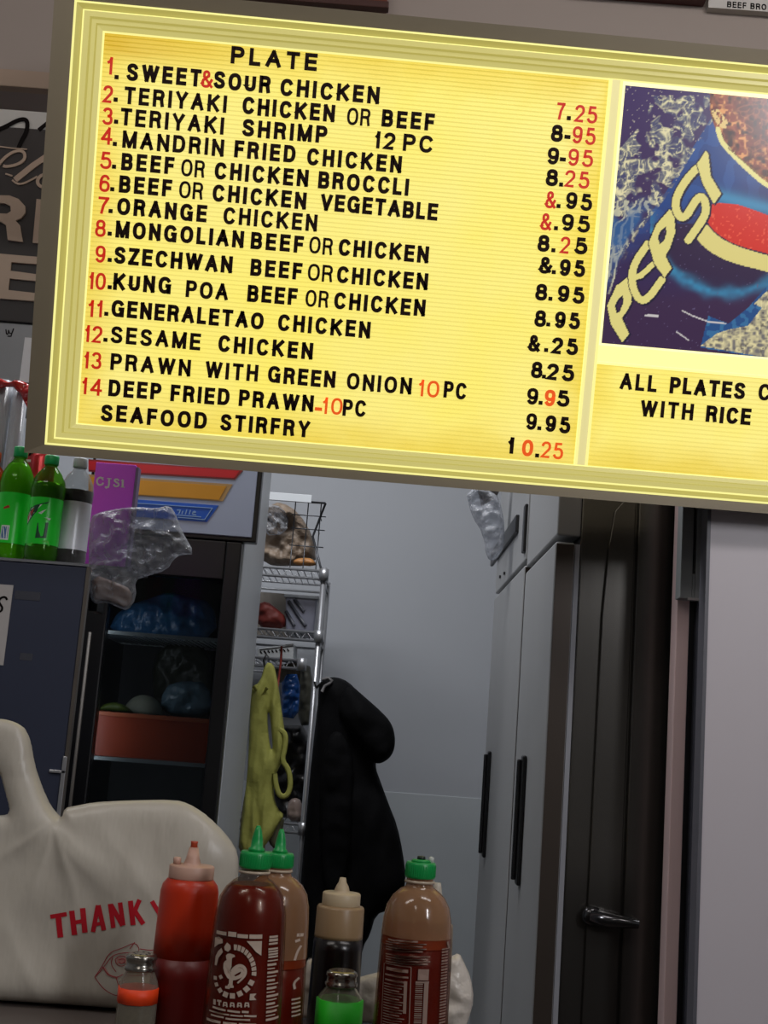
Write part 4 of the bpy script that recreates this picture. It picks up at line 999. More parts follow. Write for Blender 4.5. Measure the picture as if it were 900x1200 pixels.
bagobj('bread_packet', [(344, 662), (344, 655), (362, 653), (370, 658), (370, 664)], RY + .03, .02, .03, .005, mat('orange_tan', (170, 118, 66), rough=.5, var=.2), 'small orange-tan packet at the front right of the rack top shelf', 'packet', floorz=zB + .003)
bagobj('red_bag', [(300, 736), (302, 708), (312, 704), (326, 714), (336, 724), (334, 738)], RY + .08, .04, .05, .005, mat('dark_red_bag', (100, 26, 16), rough=.65, var=.3), 'dark red bag on the second shelf of the wire rack', 'bag', floorz=zC + .003, wr=.012)
x0 = XZ(333, 715, RY + .06)[0]; x1 = XZ(371, 715, RY + .06)[0]; zz_ = XZ(352, 697, RY + .06)[1]
t = thing('plastic_bin', 'grey translucent plastic bin on the second shelf of the wire rack', 'bin', ((x0 + x1) / 2, RY + .2, zC))
obj('bin', MB().prism([(x0 + .012, zC + .003), (x1 - .004, zC + .003), (x1, zz_), (x0, zz_)], RY + .06, RY + .34), mat('grey_bin_plastic', (120, 122, 136), rough=.3, var=.12), t, bevel=.006)
obj('rim', MB().box(x0 - .005, x1 + .005, RY + .055, RY + .345, zz_ - .012, zz_), mat('grey_bin_rim', (140, 144, 150), rough=.35), t, bevel=.002)
st_ = MB(); 
for q in ([(338, 704), (350, 722), (358, 733)], [(345, 702), (356, 716)], [(335, 716), (345, 733)]): st_.tube([(XZ(*p, RY + .057)[0], RY + .058, XZ(*p, RY + .057)[1]) for p in q], .006, 6)
obj('utensils', st_, mat('dark_grey_plastic', (66, 68, 76), rough=.4), t)
x0 = rxL + .05; x1 = XZ(372, 700, RY + .36)[0] - .03; 
o = obj('carton', MB().box(x0, x1, RY + .35, RY + .40, zC + .003, zB - .05), mat('beige_card', (140, 134, 126), rough=.7)); tag(o, 'beige carton standing at the back of the second rack shelf', 'box')
a = XZ(302, 760, RY + .02); b = XZ(345, 770, RY + .02)
t = thing('packet', 'white packet with black printed edge lying on the third rack shelf', 'packet', (b[0] - .05, RY + .1, zD))
q_ = [XZ(302, 760, RY + .01), XZ(344, 754, RY + .01), (XZ(344, 768, RY + .01)[0], zD + .003), (XZ(302, 768, RY + .01)[0], zD + .003)]
obj('wrapper', MB().prism(q_, RY + .01, RY + .25), mat('white_packet', (186, 190, 192), rough=.4), t, bevel=.002)
pm = MB(); strokes_px(pm, [([(305 + 4.5 * k, 763 - .4 * k), (307 + 4.5 * k, 766 - .4 * k)], 1.5) for k in range(8)] + [([(304, 761.5), (343, 757)], .9)], RY + .0095, .001); obj('print', pm, MATS['black_print'], t)
# hanging below the third shelf
x, z = XZ(314, 764, RY - .02)
hk = MB().tube([(x + .006, RY, zD), (x - .006, RY - .01, zD + .012), (x - .012, RY - .02, zD - .01), (x - .004, RY - .02, zD - .045), (x + .008, RY - .02, zD - .05)], .0035, 6)
o = obj('hook', hk, M_black); tag(o, 'black S-hook holding the yellow-green apron on the rack', 'hook')
o = obj('string', MB().tube([(XZ(p[0], p[1], RY - .02)[0], RY - .015, XZ(p[0], p[1], RY - .02)[1]) for p in ((330, 757), (329, 775), (327, 792), (325, 806))], .004, 6), mat('dark_red_cord', (140, 50, 40), rough=.6)); tag(o, 'thin dark red cord hanging from the rack shelf right of the hook', 'cord')
bagobj('blue_bottle_pack', [(330, 840), (330, 800), (336, 790), (348, 790), (352, 804), (350, 834), (344, 842)], RY + .1, .02, .03, .004, mat('bright_blue_plastic', (30, 84, 160), rough=.25, var=.5, scale=18), 'bright blue plastic pack hanging under the third rack shelf', 'pack', wr=.02, ws=30, sm=0)
bagobj('hanging_bag', [(348, 850), (350, 790), (356, 778), (366, 782), (368, 850)], RY + .16, .03, .03, .006, mat('grey_green_bag', (84, 84, 74), rough=.5, var=.25), 'grey-green cloth bag hanging behind the rack post', 'bag')
bagobj('hanging_bag', [(318, 786), (330, 778), (352, 776), (362, 790), (360, 800), (316, 800)], RY + .2, .03, .05, .006, mat('pale_tan_bag', (120, 112, 98), rough=.4, var=.3), 'pale tan bag bunched under the third rack shelf', 'bag', wr=.01)
bagobj('dark_sack', [(322, 850), (366, 850), (362, 940), (352, 962), (318, 962)], RY + .22, .05, .06, .008, mat('black_sack', (18, 18, 20), rough=.35, var=.2), 'black sack standing on the lower rack shelf behind the apron', 'sack', wr=.02, floorz=zE + .003)
bagobj('white_bag', [(336, 962), (336, 942), (344, 934), (354, 938), (358, 964)], RY + .06, .03, .04, .005, mat('pinkish_white_bag', (150, 132, 124), rough=.35, var=.25), 'pinkish white bag at the front of the lower rack shelf', 'bag', wr=.01, floorz=zE + .003)
bagobj('flowered_bag', [(278, 1010), (284, 940), (292, 918), (302, 930), (312, 960), (310, 1010)], RY - .02, .012, .012, .006, mat('tan_patterned_cloth', (140, 130, 84), rough=.7, var=.5, scale=40), 'tan patterned cloth hanging below the apron beside the fridge', 'cloth')

# apron and coat
def Z5(l): return [(270 + x / 4.0909, 740 + y / 4.0909) for x, y in l]
AY = RY - .075
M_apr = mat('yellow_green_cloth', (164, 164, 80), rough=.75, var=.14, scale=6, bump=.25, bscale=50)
t = thing('apron', 'yellow-green apron hanging from the hook on the wire rack', 'apron', (XZ(310, 880, AY)[0], AY, XZ(310, 985, AY)[1]))
hole = outl(Z5([(178, 380), (190, 400), (196, 470), (204, 580), (192, 560), (180, 470)]), AY, 1)
obj('apron_cloth', cushion(outl(Z5([(168, 148), (205, 152), (222, 210), (240, 330), (256, 450), (266, 500), (262, 600), (240, 640), (216, 690), (205, 780), (225, 850), (262, 880), (225, 930), (190, 1000), (130, 1064), (40, 1064), (60, 850), (80, 700), (90, 500), (96, 330), (104, 262), (140, 246)]), AY, 1), AY, .02, .012, .0045, .03, wr=.018, wscale=7, hole=hole, aniso=(4, .8)), M_apr, t, shade=True)
tm_ = MB(); tm_.tube([(XZ(x, y, AY - .02)[0], AY - .02, XZ(x, y, AY - .02)[1]) for x, y in bez(Z5([(232, 470), (266, 490), (262, 560), (246, 620), (280, 660), (290, 740), (272, 790), (236, 790), (218, 740), (212, 680)]), 2)], .009, 6, flat=.35)
tm_.tube([(XZ(x, y, AY - .02)[0], AY - .02, XZ(x, y, AY - .02)[1]) for x, y in Z5([(110, 262), (150, 300), (176, 270)])], .006, 6, flat=.5)
obj('strap', tm_, M_apr, t)
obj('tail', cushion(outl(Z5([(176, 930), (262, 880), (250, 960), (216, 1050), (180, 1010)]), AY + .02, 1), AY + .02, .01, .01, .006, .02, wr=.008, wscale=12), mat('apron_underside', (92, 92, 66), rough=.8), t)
CY = RY - .04
M_coat = mat('black_quilted_nylon', (7, 7, 9), rough=.8, var=.3, bump=.3, bscale=18, spec=.12)
t = thing('coat', 'long black coat with puffy hood hanging on the right of the wire rack', 'coat', (XZ(410, 1000, CY)[0], CY, XZ(410, 1200, CY)[1]))
coat_o = Z5([(425, 240), (480, 216), (540, 226), (590, 262), (640, 330), (690, 400), (712, 500), (705, 600), (694, 650), (720, 720), (760, 830), (800, 930), (828, 1064)]) + [(476, 1030), (471, 1051), (457, 1066), (440, 1072), (434, 1095), (425, 1110), (418, 1150), (404, 1200), (340, 1200), (347, 1110), (352, 1040), (357, 975), (366, 880), (372, 830)]
obj('coat_body', cushion(outl(coat_o, CY, 1), CY, .07, .03, .008, .06, wr=.02, wscale=6, aniso=(1.6, .7)), M_coat, t)
obj('hood', cushion(outl(Z5([(560, 240), (640, 310), (720, 380), (775, 440), (793, 520), (780, 590), (735, 630), (690, 636), (640, 560), (560, 480), (500, 380)]), CY - .06, 2), CY - .06, .06, .08, .008, .06, wr=.015, wscale=9, seed=5), M_coat, t)
obj('sleeve', cushion(outl([(378, 870), (398, 850), (416, 880), (414, 960), (408, 1030), (392, 1060), (376, 1040), (374, 950)], CY - .065, 2), CY - .065, .035, .03, .008, .04, wr=.012, wscale=10, seed=2), M_coat, t)
obj('hanger_loop', MB().tube([(XZ(x, y, CY - .03)[0], CY - .06, XZ(x, y, CY - .03)[1]) for x, y in Z5([(440, 290), (455, 262), (480, 250), (488, 238), (470, 225), (440, 232)])], .005, 6), mat('grey_lining', (110, 108, 108), rough=.7), t)
obj('tag', cushion(outl(Z5([(446, 632), (480, 620), (486, 650), (462, 692), (450, 660)]), CY - .075, 1), CY - .075, .014, .014, .004, .01), mat('blue_tag', (40, 60, 110), rough=.5), t)
x, z = XZ(397.5, 1014.5, CY - .09); obj('snap', MB().lathe([(.001, -.003), (.009, -.003), (.009, .003), (.001, .003)], (x, CY - .078, z), 12, sy=.5), M_chrome, t)
obj('wall_hook', MB().tube([(rxR, RY - .012, XZ(370, 800, RY)[1]), (rxR + .01, RY - .05, XZ(370, 806, RY)[1]), (rxR + .03, RY - .06, XZ(380, 800, RY)[1])], .005, 6), M_black, rack)

# ------------------------------------------------------------------ stainless freezers on the right
DX = XZ(651, 640, 2.74)[0]; y0n, y1n, y1f = 2.74, 3.285, 4.12
zgn = XP(651, 631, DX)[1]; zgf = XP(615, 659, DX)[1]
ZT = 2.42
def handle(parent, px, pt, pb):
    ya, za_ = XP(px, pt, DX - .012); _, zb_ = XP(px, pb, DX - .012)
    obj('handle', MB().box(DX - .010, DX - .0005, ya - .022, ya + .022, zb_, za_), M_black, parent, bevel=.004)
    obj('handle_grip', MB().box(DX - .020, DX - .010, ya + .006, ya + .020, zb_ + .01, za_ - .01), mat('dark_chrome', (70, 70, 72), rough=.25, metal=.8), parent, bevel=.003)
def freezer(label, ya, yb, zg, hp, side):
    t = thing('upright_freezer', label, 'freezer', (DX + .35, (ya + yb) / 2, 0))
    obj('body', MB().box(DX + .055, DX + .80, ya + .004, yb - .004, .1, ZT), side, t, bevel=.004)
    obj('base', MB().box(DX + .07, DX + .80, ya + .02, yb - .02, 0, .1), M_black, t)
    d = obj('door', MB().box(DX, DX + .044, ya, yb - .008, .14, zg - .007), M_steel, t, bevel=.006)
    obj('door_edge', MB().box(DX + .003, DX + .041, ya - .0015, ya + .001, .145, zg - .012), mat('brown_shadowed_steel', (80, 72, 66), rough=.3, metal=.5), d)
    obj('gasket', MB().box(DX + .044, DX + .0545, ya + .003, yb - .01, .145, zg - .01), mat('grey_gasket', (150, 152, 160), rough=.4), d)
    obj('top_panel', MB().box(DX + .002, DX + .054, ya, yb - .008, zg + .007, ZT), M_steel, t, bevel=.004)
    return t, d
t, d = freezer('nearest stainless steel upright freezer with dark polished side and long black handle', y0n, y1n, zgn, None, M_dsteel)
handle(d, 611, 885, 1045)
# vertical seam, right-hand sheet and latch on the polished side
sxm = XZ(741, 720, y0n)[0]; sheet = MB().box(sxm + .004, DX + .60, y0n - .010, y0n + .003, .12, ZT)
obj('side_sheet', sheet, M_dsteel, t, bevel=.003)
xa_ = XZ(716, 720, y0n)[0]
reflection_sheet = MB().prism([(xa_ - .02, 1.85), (xa_ - .012, 2.0), (xa_ - .002, 2.08), (xa_ + .028, 2.12), (xa_ + .03, ZT), (sxm - .002, ZT), (sxm - .002, .3), (xa_ - .03, .3)], y0n - .006, y0n + .003)
obj('side_sheet', reflection_sheet, M_dsteel, t, bevel=.002)  # raised sheet cut to the outline of a reflection in the steel
x, z = XZ(690, 1072, y0n); x2, z2 = XZ(744, 1080, y0n)
lt = MB(); lt.lathe([(.001, -.005), (.021, -.005), (.021, .005), (.012, .012), (.001, .012)], (0, 0, 0), 20)
lt.v = [(x + .004 + a, y0n - .016 - c, z + b) for a, b, c in lt.v]
lt.tube([(x, y0n - .025, z), (x + .03, y0n - .035, z - .004), (x2, y0n - .035, z2)], [.014, .016, .009], 12)
obj('latch', lt, mat('dark_chrome_latch', (90, 90, 92), rough=.15, metal=.9), t)
t, d = freezer('farther stainless steel upright freezer next to the kitchen wall', y1n + .025, y1f, zgf, None, M_steel)
handle(d, 571, 880, 1012)
# louvre grips on the freezers' top panels
def louvre(parent, pts):
    (pa, qa), (pb, qb) = pts[0], pts[1]; ya, za_ = XP(pa, qa, DX); yb, zb_ = XP(pb, qb, DX)
    obj('louvre', MB().box(DX - .006, DX + .003, min(ya, yb), max(ya, yb), min(za_, zb_) , max(za_, zb_)), mat('dark_louvre', (26, 27, 30), rough=.4), parent, bevel=.002)
yA, zA_ = XP(577, 664, DX); yB_, zB_ = XP(607, 622, DX)
obj('louvre', MB().box(DX - .008, DX + .003, yB_, yA, zA_, zA_ + .05), mat('dark_louvre', (26, 27, 30), rough=.4), t, bevel=.003)
obj('louvre', MB().box(DX - .006, DX + .003, y1n + .03, y1n + .07, zgf + .03, zgf + .16), MATS['dark_louvre'], t, bevel=.003)
for k in range(2):
    y, z = XP(586 + 5 * k, 676 - 4 * k, DX); obj('screw', MB().box(DX - .003, DX + .003, y - .008, y + .008, z - .004, z + .004), M_black, t)
# crumpled film on top corner of the far freezer
bagobj('plastic_film', [(545, 572), (580, 574), (590, 600), (592, 640), (580, 658), (570, 655), (566, 625), (552, 604)], 3.66, .04, .05, .005, M_film, 'crumpled clear plastic film hanging at the top of the farther freezer', 'film', wr=.03, ws=22)
q_ = [XZ(x, y, 3.74) for x, y in ((560, 560), (590, 560), (584, 578), (566, 590))]
o = obj('carton', MB().prism(q_, 3.73, 3.8), mat('dark_brown_card', (40, 34, 32), rough=.7)); tag(o, 'dark carton corner wedged by the clear film under the sign', 'box')

# ------------------------------------------------------------------ right-hand partition, post and bracket
PY_ = 2.45
px0 = XZ(829.5, 660, PY_)[0]
struct('wall_right', MB().box(px0, 2.4, PY_, PY_ + .04, 0, zb), mat('pale_partition', (204, 198, 204), rough=.4, var=.05, scale=1.5), bevel=.002)
struct('trim_3', MB().box(px0 - .004, px0 + .003, PY_ - .003, PY_ + .043, 0, zb), mat('partition_edge', (96, 96, 104), rough=.4))
pY = 2.6
xa_ = XZ(790.5, 800, pY)[0]; xb_ = XZ(802, 800, pY)[0]
struct('trim_4', MB().box(xa_, xb_ + .006, pY, pY + .05, 0, 2.45), mat('pinkish_post', (228, 200, 198), rough=.5, var=.12, scale=5, stretch=(4, 4, .4)), bevel=.002)
struct('gap_fill', MB().box(xb_ + .006, px0 + .06, pY + .02, pY + .05, 0, 2.45), M_black)  # black box standing in for the shaded gap between post and partition
struct('trim_6', MB().box(xb_ + .022, xb_ + .026, pY + .004, pY + .02, 0, 2.1), mat('blue_grey_edge', (84, 88, 100), rough=.4))
bz0 = XZ(818, 703, pY - .03)[1]; ba = XZ(796.5, 660, pY - .03)[0]; bb = XZ(827, 660, pY - .03)[0]; bm2 = XZ(813, 640, pY - .03)[0]
t = thing('steel_bracket', 'slotted grey steel bracket at the top of the pinkish post', 'bracket', (ba, pY - .03, bz0))
bt = bz0 + .30; sl = XZ(815, 673, pY - .03)[1]
obj('plate', MB().box(ba, bm2 - .003, pY - .04, pY, bz0, bt).box(bm2 + .003, bb, pY - .04, pY, bz0, bt).box(bm2 - .003, bm2 + .003, pY - .04, pY, bz0, sl), mat('grey_steel_bracket', (160, 164, 164), rough=.45, metal=.15, var=.12), t, bevel=.002)
obj('lip', MB().box(ba + .016, bb, pY - .044, pY - .036, bz0 - .003, bz0 + .002), mat('bright_lip', (190, 184, 180), rough=.3, metal=.5), t)
obj('slot', MB().box(bm2 - .003, bm2 + .003, pY - .02, pY - .015, sl, bt), M_black, t)
area('fridge_fill', (fxL + .02, FY + .012, 1.35), (90, 0, -42), .03, 1.1, .9, (.95, .97, 1.0))  # added unseen fill that brightens the fridge interior

# ================================================================== serving counter and condiments
CZ = 1.21; CF = 1.655
t = thing('serving_counter', 'dark grey serving counter under the bottles and the bag', 'counter', (0, 1.3, 0))
obj('worktop', MB().box(-1.6, 1.6, .75, CF, CZ - .035, CZ), mat('dark_grey_worktop', (96, 88, 84), rough=.35, var=.15, scale=20), t, bevel=.004)
obj('front_panel', MB().box(-1.55, 1.55, .82, 1.56, 0, CZ - .036), mat('counter_front', (60, 50, 46), rough=.6), t)

# sriracha-shaped bottles -------------------------------------------------
M_gcap2 = mat('bright_green_cap', (12, 150, 72), rough=.35, var=.04)
M_sauce = mat('dark_red_chilli_sauce', (104, 20, 10), rough=.25, var=.35, scale=30)
M_sauce_o = mat('orange_red_sauce_film', (150, 62, 28), rough=.4, var=.35, scale=26)
M_shell = mat('clear_bottle_shell', (70, 40, 26), rough=.06, alpha=.07, tint=(244, 232, 220), edge=.10, spec=1.0)
M_shell2 = mat('smeared_bottle_shell', (160, 120, 88), rough=.12, alpha=.55, tint=(226, 196, 166), edge=.10, var=.2, scale=24, spec=.8)
M_print = mat('cream_print', (196, 176, 160), rough=.5)
def chilli(label, px, py_cap, Y, level, shell, tip=True, rs=1.0, cap_open=False):
    x, zc_ = XZ(px, py_cap, Y); s = (zc_ - CZ) / .2475
    t = thing('sauce_bottle', label, 'bottle', (x, Y, CZ))
    c = (x, Y, CZ)
    P = [(.030, 0), (.0365, .003), (.0385, .012), (.0385, .06), (.0372, .13), (.0362, .165), (.0352, .182), (.0325, .197), (.027, .208), (.020, .2155), (.0145, .219), (.0138, .223), (.0138, .230)]
    P = [(r * rs, z * s) for r, z in P]
    zs_ = [z for r, z in P]; rr_ = [r for r, z in P]
    lv = (level + .006) * s; rl = float(np.interp(lv, zs_, rr_))
    bb = MB().lathe([q for q in P if q[1] < lv] + [(rl, lv)], c, 48, mi=0, cap=False).lathe([(rl, lv)] + [q for q in P if q[1] > lv], c, 48, mi=1, cap=False)
    obj('bottle_body', bb, [M_shell, shell], t)
    inn = [(r - .0018, max(z, .003)) for r, z in P if z < level * s] + [(np.interp(level * s, zs_, rr_) - .0018, level * s)]
    obj('sauce', MB().lathe(inn, c, 40), M_sauce, t)
    if level < .18:
        z2 = min(level + .016, .195) * s
        film = [(np.interp(z, zs_, rr_) - .0012, z) for z in np.linspace(level * s - .004, z2, 6)]
        # ragged film of sauce left above the fill line
        mb = MB().lathe(film, c, 60, cap=False); n = 60
        for k in range(n):
            i = 5 * n + k; v = mb.v[i]; mb.v[i] = (v[0], v[1], v[2] - .010 * noise.noise((k * .45, px * .1, 0)) - .003)
        obj('sauce_film', mb, M_sauce_o, t)
    obj('neck_ring', MB().lathe([(.0155, .2235 * s), (.0160, .2250 * s), (.0155, .2265 * s)], c, 32), mat('neck_plastic', (186, 170, 150), rough=.3), t)
    k0 = .229 * s; k1 = .2475 * s
    cp = MB().lathe([(.0150, k0), (.0157, k0 + .001), (.0157, k1 - .002), (.0145, k1)], c, 40)
    for k in range(40):
        a = 2 * math.pi * k / 40; cp.box(c[0] + .0156 * math.cos(a) - .0004, c[0] + .0156 * math.cos(a) + .0004, c[1] + .0156 * math.sin(a) - .0004, c[1] + .0156 * math.sin(a) + .0004, CZ + k0 + .002, CZ + k1 - .003)
    if tip: cp.lathe([(.0085, k1), (.0080, k1 + .003), (.0062, k1 + .004), (.0056, k1 + .012), (.0036, k1 + .0205), (.0020, k1 + .025)], c, 24)
    else: cp.lathe([(.0105, k1), (.0095, k1 + .0022), (.004, k1 + .0026)], c, 24)
    capo = obj('cap', cp, M_gcap2, t)
    if not tip:
        obj('nozzle', MB().lathe([(.0045, k1 + .0022), (.0040, k1 + .0055), (.002, k1 + .006)], c, 16), mat('dark_nozzle', (22, 40, 30), rough=.4), capo)
        obj('nozzle_cap', MB().lathe([(.0028, k1 - .001), (.0028, k1 + .005), (.001, k1 + .006)], (c[0] + .0105, c[1], c[2]), 12), mat('pale_tab', (190, 196, 190), rough=.4), capo)
    return t, c, s, P
def wrap(name, parent, m, c, P, shapes, cxpx, lean=.065, zoom=8.182, ox=230, oy=1080):
    """shapes given in the zoomed photo's coordinates of one label, converted to arc length and height"""
    mb = MB(); Y = c[1]
    zs_ = [z for r, z in P]; rr_ = [r for r, z in P]
    for sh in shapes:
        pts = []
        for i in range(len(sh)):
            a, b = np.array(sh[i], float), np.array(sh[(i + 1) % len(sh)], float)
            k = max(1, int(np.hypot(*(b - a)) / (4 * zoom)))
            for j in range(k): pts.append(a + (b - a) * j / k)
        v = []
        for q in pts:
            px = ox + q[0] / zoom; py = oy + q[1] / zoom
            rad = .038; p = W(px, py, Y - rad * .9); z = float(p[2]); r = float(np.interp(z - c[2], zs_, rr_)) + .0004
            dx = max(-.98, min(.98, (p[0] - c[0] * (Y - rad * .9) / Y) / r)); th = math.asin(dx)
            v.append((c[0] + r * math.sin(th), c[1] - r * math.cos(th), z))
        ar = sum(pts[i][0] * pts[(i + 1) % len(pts)][1] - pts[(i + 1) % len(pts)][0] * pts[i][1] for i in range(len(pts)))
        f = tuple(range(len(v))); mb.add(v, [f[::-1] if ar > 0 else f])
    return obj(name, mb, m, parent)
def bar(a, b, w_):
    a = np.array(a, float); b = np.array(b, float); d = b - a; d /= np.hypot(*d); n = np.array([-d[1], d[0]]) * w_ / 2
    return [tuple(a + n), tuple(b + n), tuple(b - n), tuple(a - n)]
def path(pts, w_, k=2):
    p = bez(pts, k); return [bar(p[i], p[i + 1] + (p[i + 1] - p[i]) * .12, w_ if np.isscalar(w_) else w_[0] + (w_[1] - w_[0]) * i / (len(p) - 1)) for i in range(len(p) - 1)]
t, c, s, P = chilli('chilli sauce bottle with rooster label and pointed green cap, in front of its twin', 300.5, 997.5, 1.31, .212, M_shell)
S = [bar((205, 120), (312, 124), 34), bar((330, 122), (412, 126), 46), bar((422, 135), (525, 142), 36), bar((538, 142), (658, 148), 40)]
S += [[(190, 175), (235, 160), (272, 180), (275, 215), (225, 235), (185, 270)], [(262, 262), (278, 300), (232, 360), (212, 435), (192, 435), (200, 350), (225, 300)],
      [(320, 205), (355, 230), (358, 265), (330, 292), (298, 280), (290, 250)]]
arc_c = (395, 480)
for k in range(9):      # the arched word
    a0 = math.radians(92 - k * 11.5); a1 = math.radians(92 - (k + .78) * 11.5); r0, r1 = 208, 262
    S.append([(arc_c[0] + r * math.cos(a) * .80 + 0, arc_c[1] - r * math.sin(a)) for r, a in ((r0, a0), (r1, a0), (r1, a1), (r0, a1))])
S += [[(512, 185), (655, 190), (650, 330), (600, 290), (560, 240)]]
# rooster: comb, head, breast, back, tail, legs
S += [[(310, 330), (325, 312), (350, 306), (395, 318), (400, 335), (372, 348), (368, 375), (318, 372), (312, 350)],
      [(318, 372), (368, 375), (366, 430), (352, 470), (400, 520), (425, 540), (380, 562), (330, 545), (298, 500), (283, 450), (286, 405), (300, 382)]]
S += path([(370, 480), (400, 440), (450, 412), (500, 440), (505, 500), (470, 545), (425, 585)], (38, 14), 2)
S += path([(370, 500), (420, 470), (460, 450), (480, 470), (470, 510), (430, 530), (390, 545)], (44, 30), 2)
S += [bar((362, 545), (358, 615), 38), bar((305, 628), (350, 632), 26), bar((350, 622), (388, 620), 22), bar((340, 600), (325, 640), 14)]
for x_, y_, w_, a_ in ((200, 555, 34, 90), (258, 538, 34, 60), (214, 615, 36, 70), (252, 665, 42, 55), (308, 698, 50, 20), (376, 708, 50, 0), (448, 685, 50, -25), (512, 642, 52, -40), (556, 583, 50, -60)):
    ca, sa = math.cos(math.radians(a_)), math.sin(math.radians(a_)); h_ = w_ / 2
    S.append([(x_ + h_ * (i * ca - j * sa), y_ + h_ * (i * sa + j * ca)) for i, j in ((-1, -1), (1, -1), (1, 1), (-1, 1))])
S += [[(545, 690), (605, 690), (580, 720), (605, 752), (540, 750)]]
for k, x_ in enumerate((195, 245, 305, 375, 445, 515)):
    if k == 0: S.append(bar((x_, 758), (x_, 808), 26))
    elif k == 1: S += [bar((x_ - 22, 765), (x_ + 22, 767), 18), bar((x_, 770), (x_, 810), 16)]
    else: S += [bar((x_ - 18, 775), (x_ + 18, 777), 12), bar((x_ - 14, 780), (x_ - 18, 815), 14), bar((x_ + 14, 780), (x_ + 18, 817), 14), bar((x_ - 16, 800), (x_ + 16, 802), 9)]
for (xa_, ya_, xb_, yb_, w_) in ((175, 832, 310, 850, 18), (328, 850, 450, 862, 18), (468, 858, 532, 864, 20), (140, 872, 345, 890, 13), (355, 892, 478, 900, 14), (488, 896, 605, 908, 18), (158, 908, 292, 918, 16), (310, 925, 545, 940, 17), (112, 958, 260, 968, 24), (285, 968, 420, 976, 22), (440, 975, 600, 990, 22)):
    S.append(bar((xa_, ya_), (xb_, yb_), w_))
S += [bar((725, 158), (800, 162), 20), bar((722, 190), (800, 194), 26), bar((720, 225), (798, 228), 18)] + [bar((715, 275 + 26 * k), (800, 278 + 26 * k), 17) for k in range(4)] + [bar((708 - k * 1.2, 388 + 38 * k), (800 - (k % 3) * 14, 392 + 38 * k), 22 if k % 2 else 12) for k in range(16)]
wrap('label_print', t, M_print, c, P, S, 300)
t, c, s, P = chilli('half-empty chilli sauce bottle behind the rooster-label bottle', 328, 999, 1.43, .115, M_shell2, rs=1.04)
wrap('label_print', t, M_print, c, P, [bar((980, 140), (1040, 150), 30), bar((965, 200), (1010, 190), 26)] + path([(1020, 250), (985, 300), (960, 380)], 22, 1) + path([(1000, 560), (950, 600), (960, 660)], 22, 1) + [bar((930, 760 + 40 * k), (1010, 764 + 40 * k), 16) for k in range(5)], 328)
t, c, s, P = chilli('half-empty chilli sauce bottle with nutrition panel and flat green cap, rightmost bottle', 493.5, 1010, 1.36, .158, M_shell2, tip=False)
def Zr(a, b): return (a, b)
S = [bar((160, 155), (400, 160), 14)] + [bar((140, 175 + 20 * k), (470 - 30 * (k % 2), 182 + 20 * k), 9) for k in range(4)] + [bar((140, 275 + 20 * k), (500 - 20 * (k % 2), 285 + 20 * k), 9) for k in range(4)]
S += [bar((135, 350), (345, 365), 6), bar((345, 365), (325, 900), 7), bar((128, 352), (100, 900), 5), bar((145, 390), (320, 400), 26), bar((135, 440), (322, 450), 14), bar((135, 480), (300, 492), 14)]
S += [bar((128 - k, 512 + 22 * k), (288 - 20 * (k % 3), 522 + 22 * k), 8) for k in range(17)] + [bar((300, 480), (290, 740), 26)]
S += [bar((400, 425), (488, 430), 90)] + [bar((380 - k * .8, 500 + 17 * k), (440 - k * .8, 503 + 17 * k), 6 + 5 * (k % 3 == 0)) for k in range(22)] + [bar((470, 482), (450, 880), 36), bar((380, 485), (490, 490), 14)]
S += [bar((600 - k, 235 + 24 * k), (655 - k, 238 + 24 * k), 10 + 5 * (k % 3 == 1)) for k in range(26)] + [bar((650, 180), (665, 240), 16)]
wrap('label_print', t, mat('dim_cream_print', (150, 124, 112), rough=.5), c, P, S, 493, zoom=6.923, ox=430, oy=1080)

# squeeze bottles ----------------------------------------------------------
def squeeze(label, px, py_tip, Y, r, prof, capr, level, m_up, m_low, m_cap, m_tip=None, H=.25):
    x, zt_ = XZ(px, py_tip, Y); Ht = zt_ - CZ; s = Ht / H
    t = thing('squeeze_bottle', label, 'bottle', (x, Y, CZ)); c = (x, Y, CZ)
    P = [(rr, z * s) for rr, z in prof]; zs_ = [z for _, z in P]; rr_ = [q for q, _ in P]
    up = [(np.interp(level * s, zs_, rr_), level * s)] + [(a, b) for a, b in P if b > level * s]
    lo = [(a, b) for a, b in P if b < level * s] + [(np.interp(level * s, zs_, rr_), level * s)]
    obj('bottle_body', MB().lathe(up, c, 44), m_up, t)
    obj('sauce', MB().lathe(lo, c, 44), m_low, t)
    top = P[-1][1]
    co = obj('cap', MB().lathe([(capr, top - .001), (capr * 1.02, top + .001), (capr * 1.02, top + .014 * s), (capr * .97, top + .0155 * s), (capr * .4, top + .016 * s), (.0088, top + .019 * s), (.0072, top + .024 * s), (.0048, Ht - .006), (.0036, Ht - .0005 if not m_tip else Ht - .012)], c, 40), m_cap, t)
    if m_tip: obj('tip', MB().lathe([(.0040, Ht - .013), (.0036, Ht - .002), (.0042, Ht)], c, 16), m_tip, co)
    return t, c, top, s
t, c, top, s_ = squeeze('red-orange squeeze bottle with pale cap, in front of the white bag', 228, 986, 1.40, .031,
    [(.028, 0), (.0325, .004), (.0335, .02), (.0325, .09), (.0315, .15), (.0308, .190), (.0292, .1985), (.0250, .2045), (.0228, .206)], .0236, .114,
    mat('red_orange_squeeze', (196, 48, 12), rough=.35, var=.06, subsurf=.1), mat('deep_red_squeeze', (112, 14, 8), rough=.4, var=.05), mat('pale_pink_cap', (200, 160, 142), rough=.45), mat('orange_tip', (190, 74, 44), rough=.4))
obj('cap_tab', MB().lathe([(.004, .015 * s_ + top), (.0045, .022 * s_ + top), (.003, .024 * s_ + top)], (c[0] - .0165, c[1], c[2]), 14), MATS['pale_pink_cap'], t)
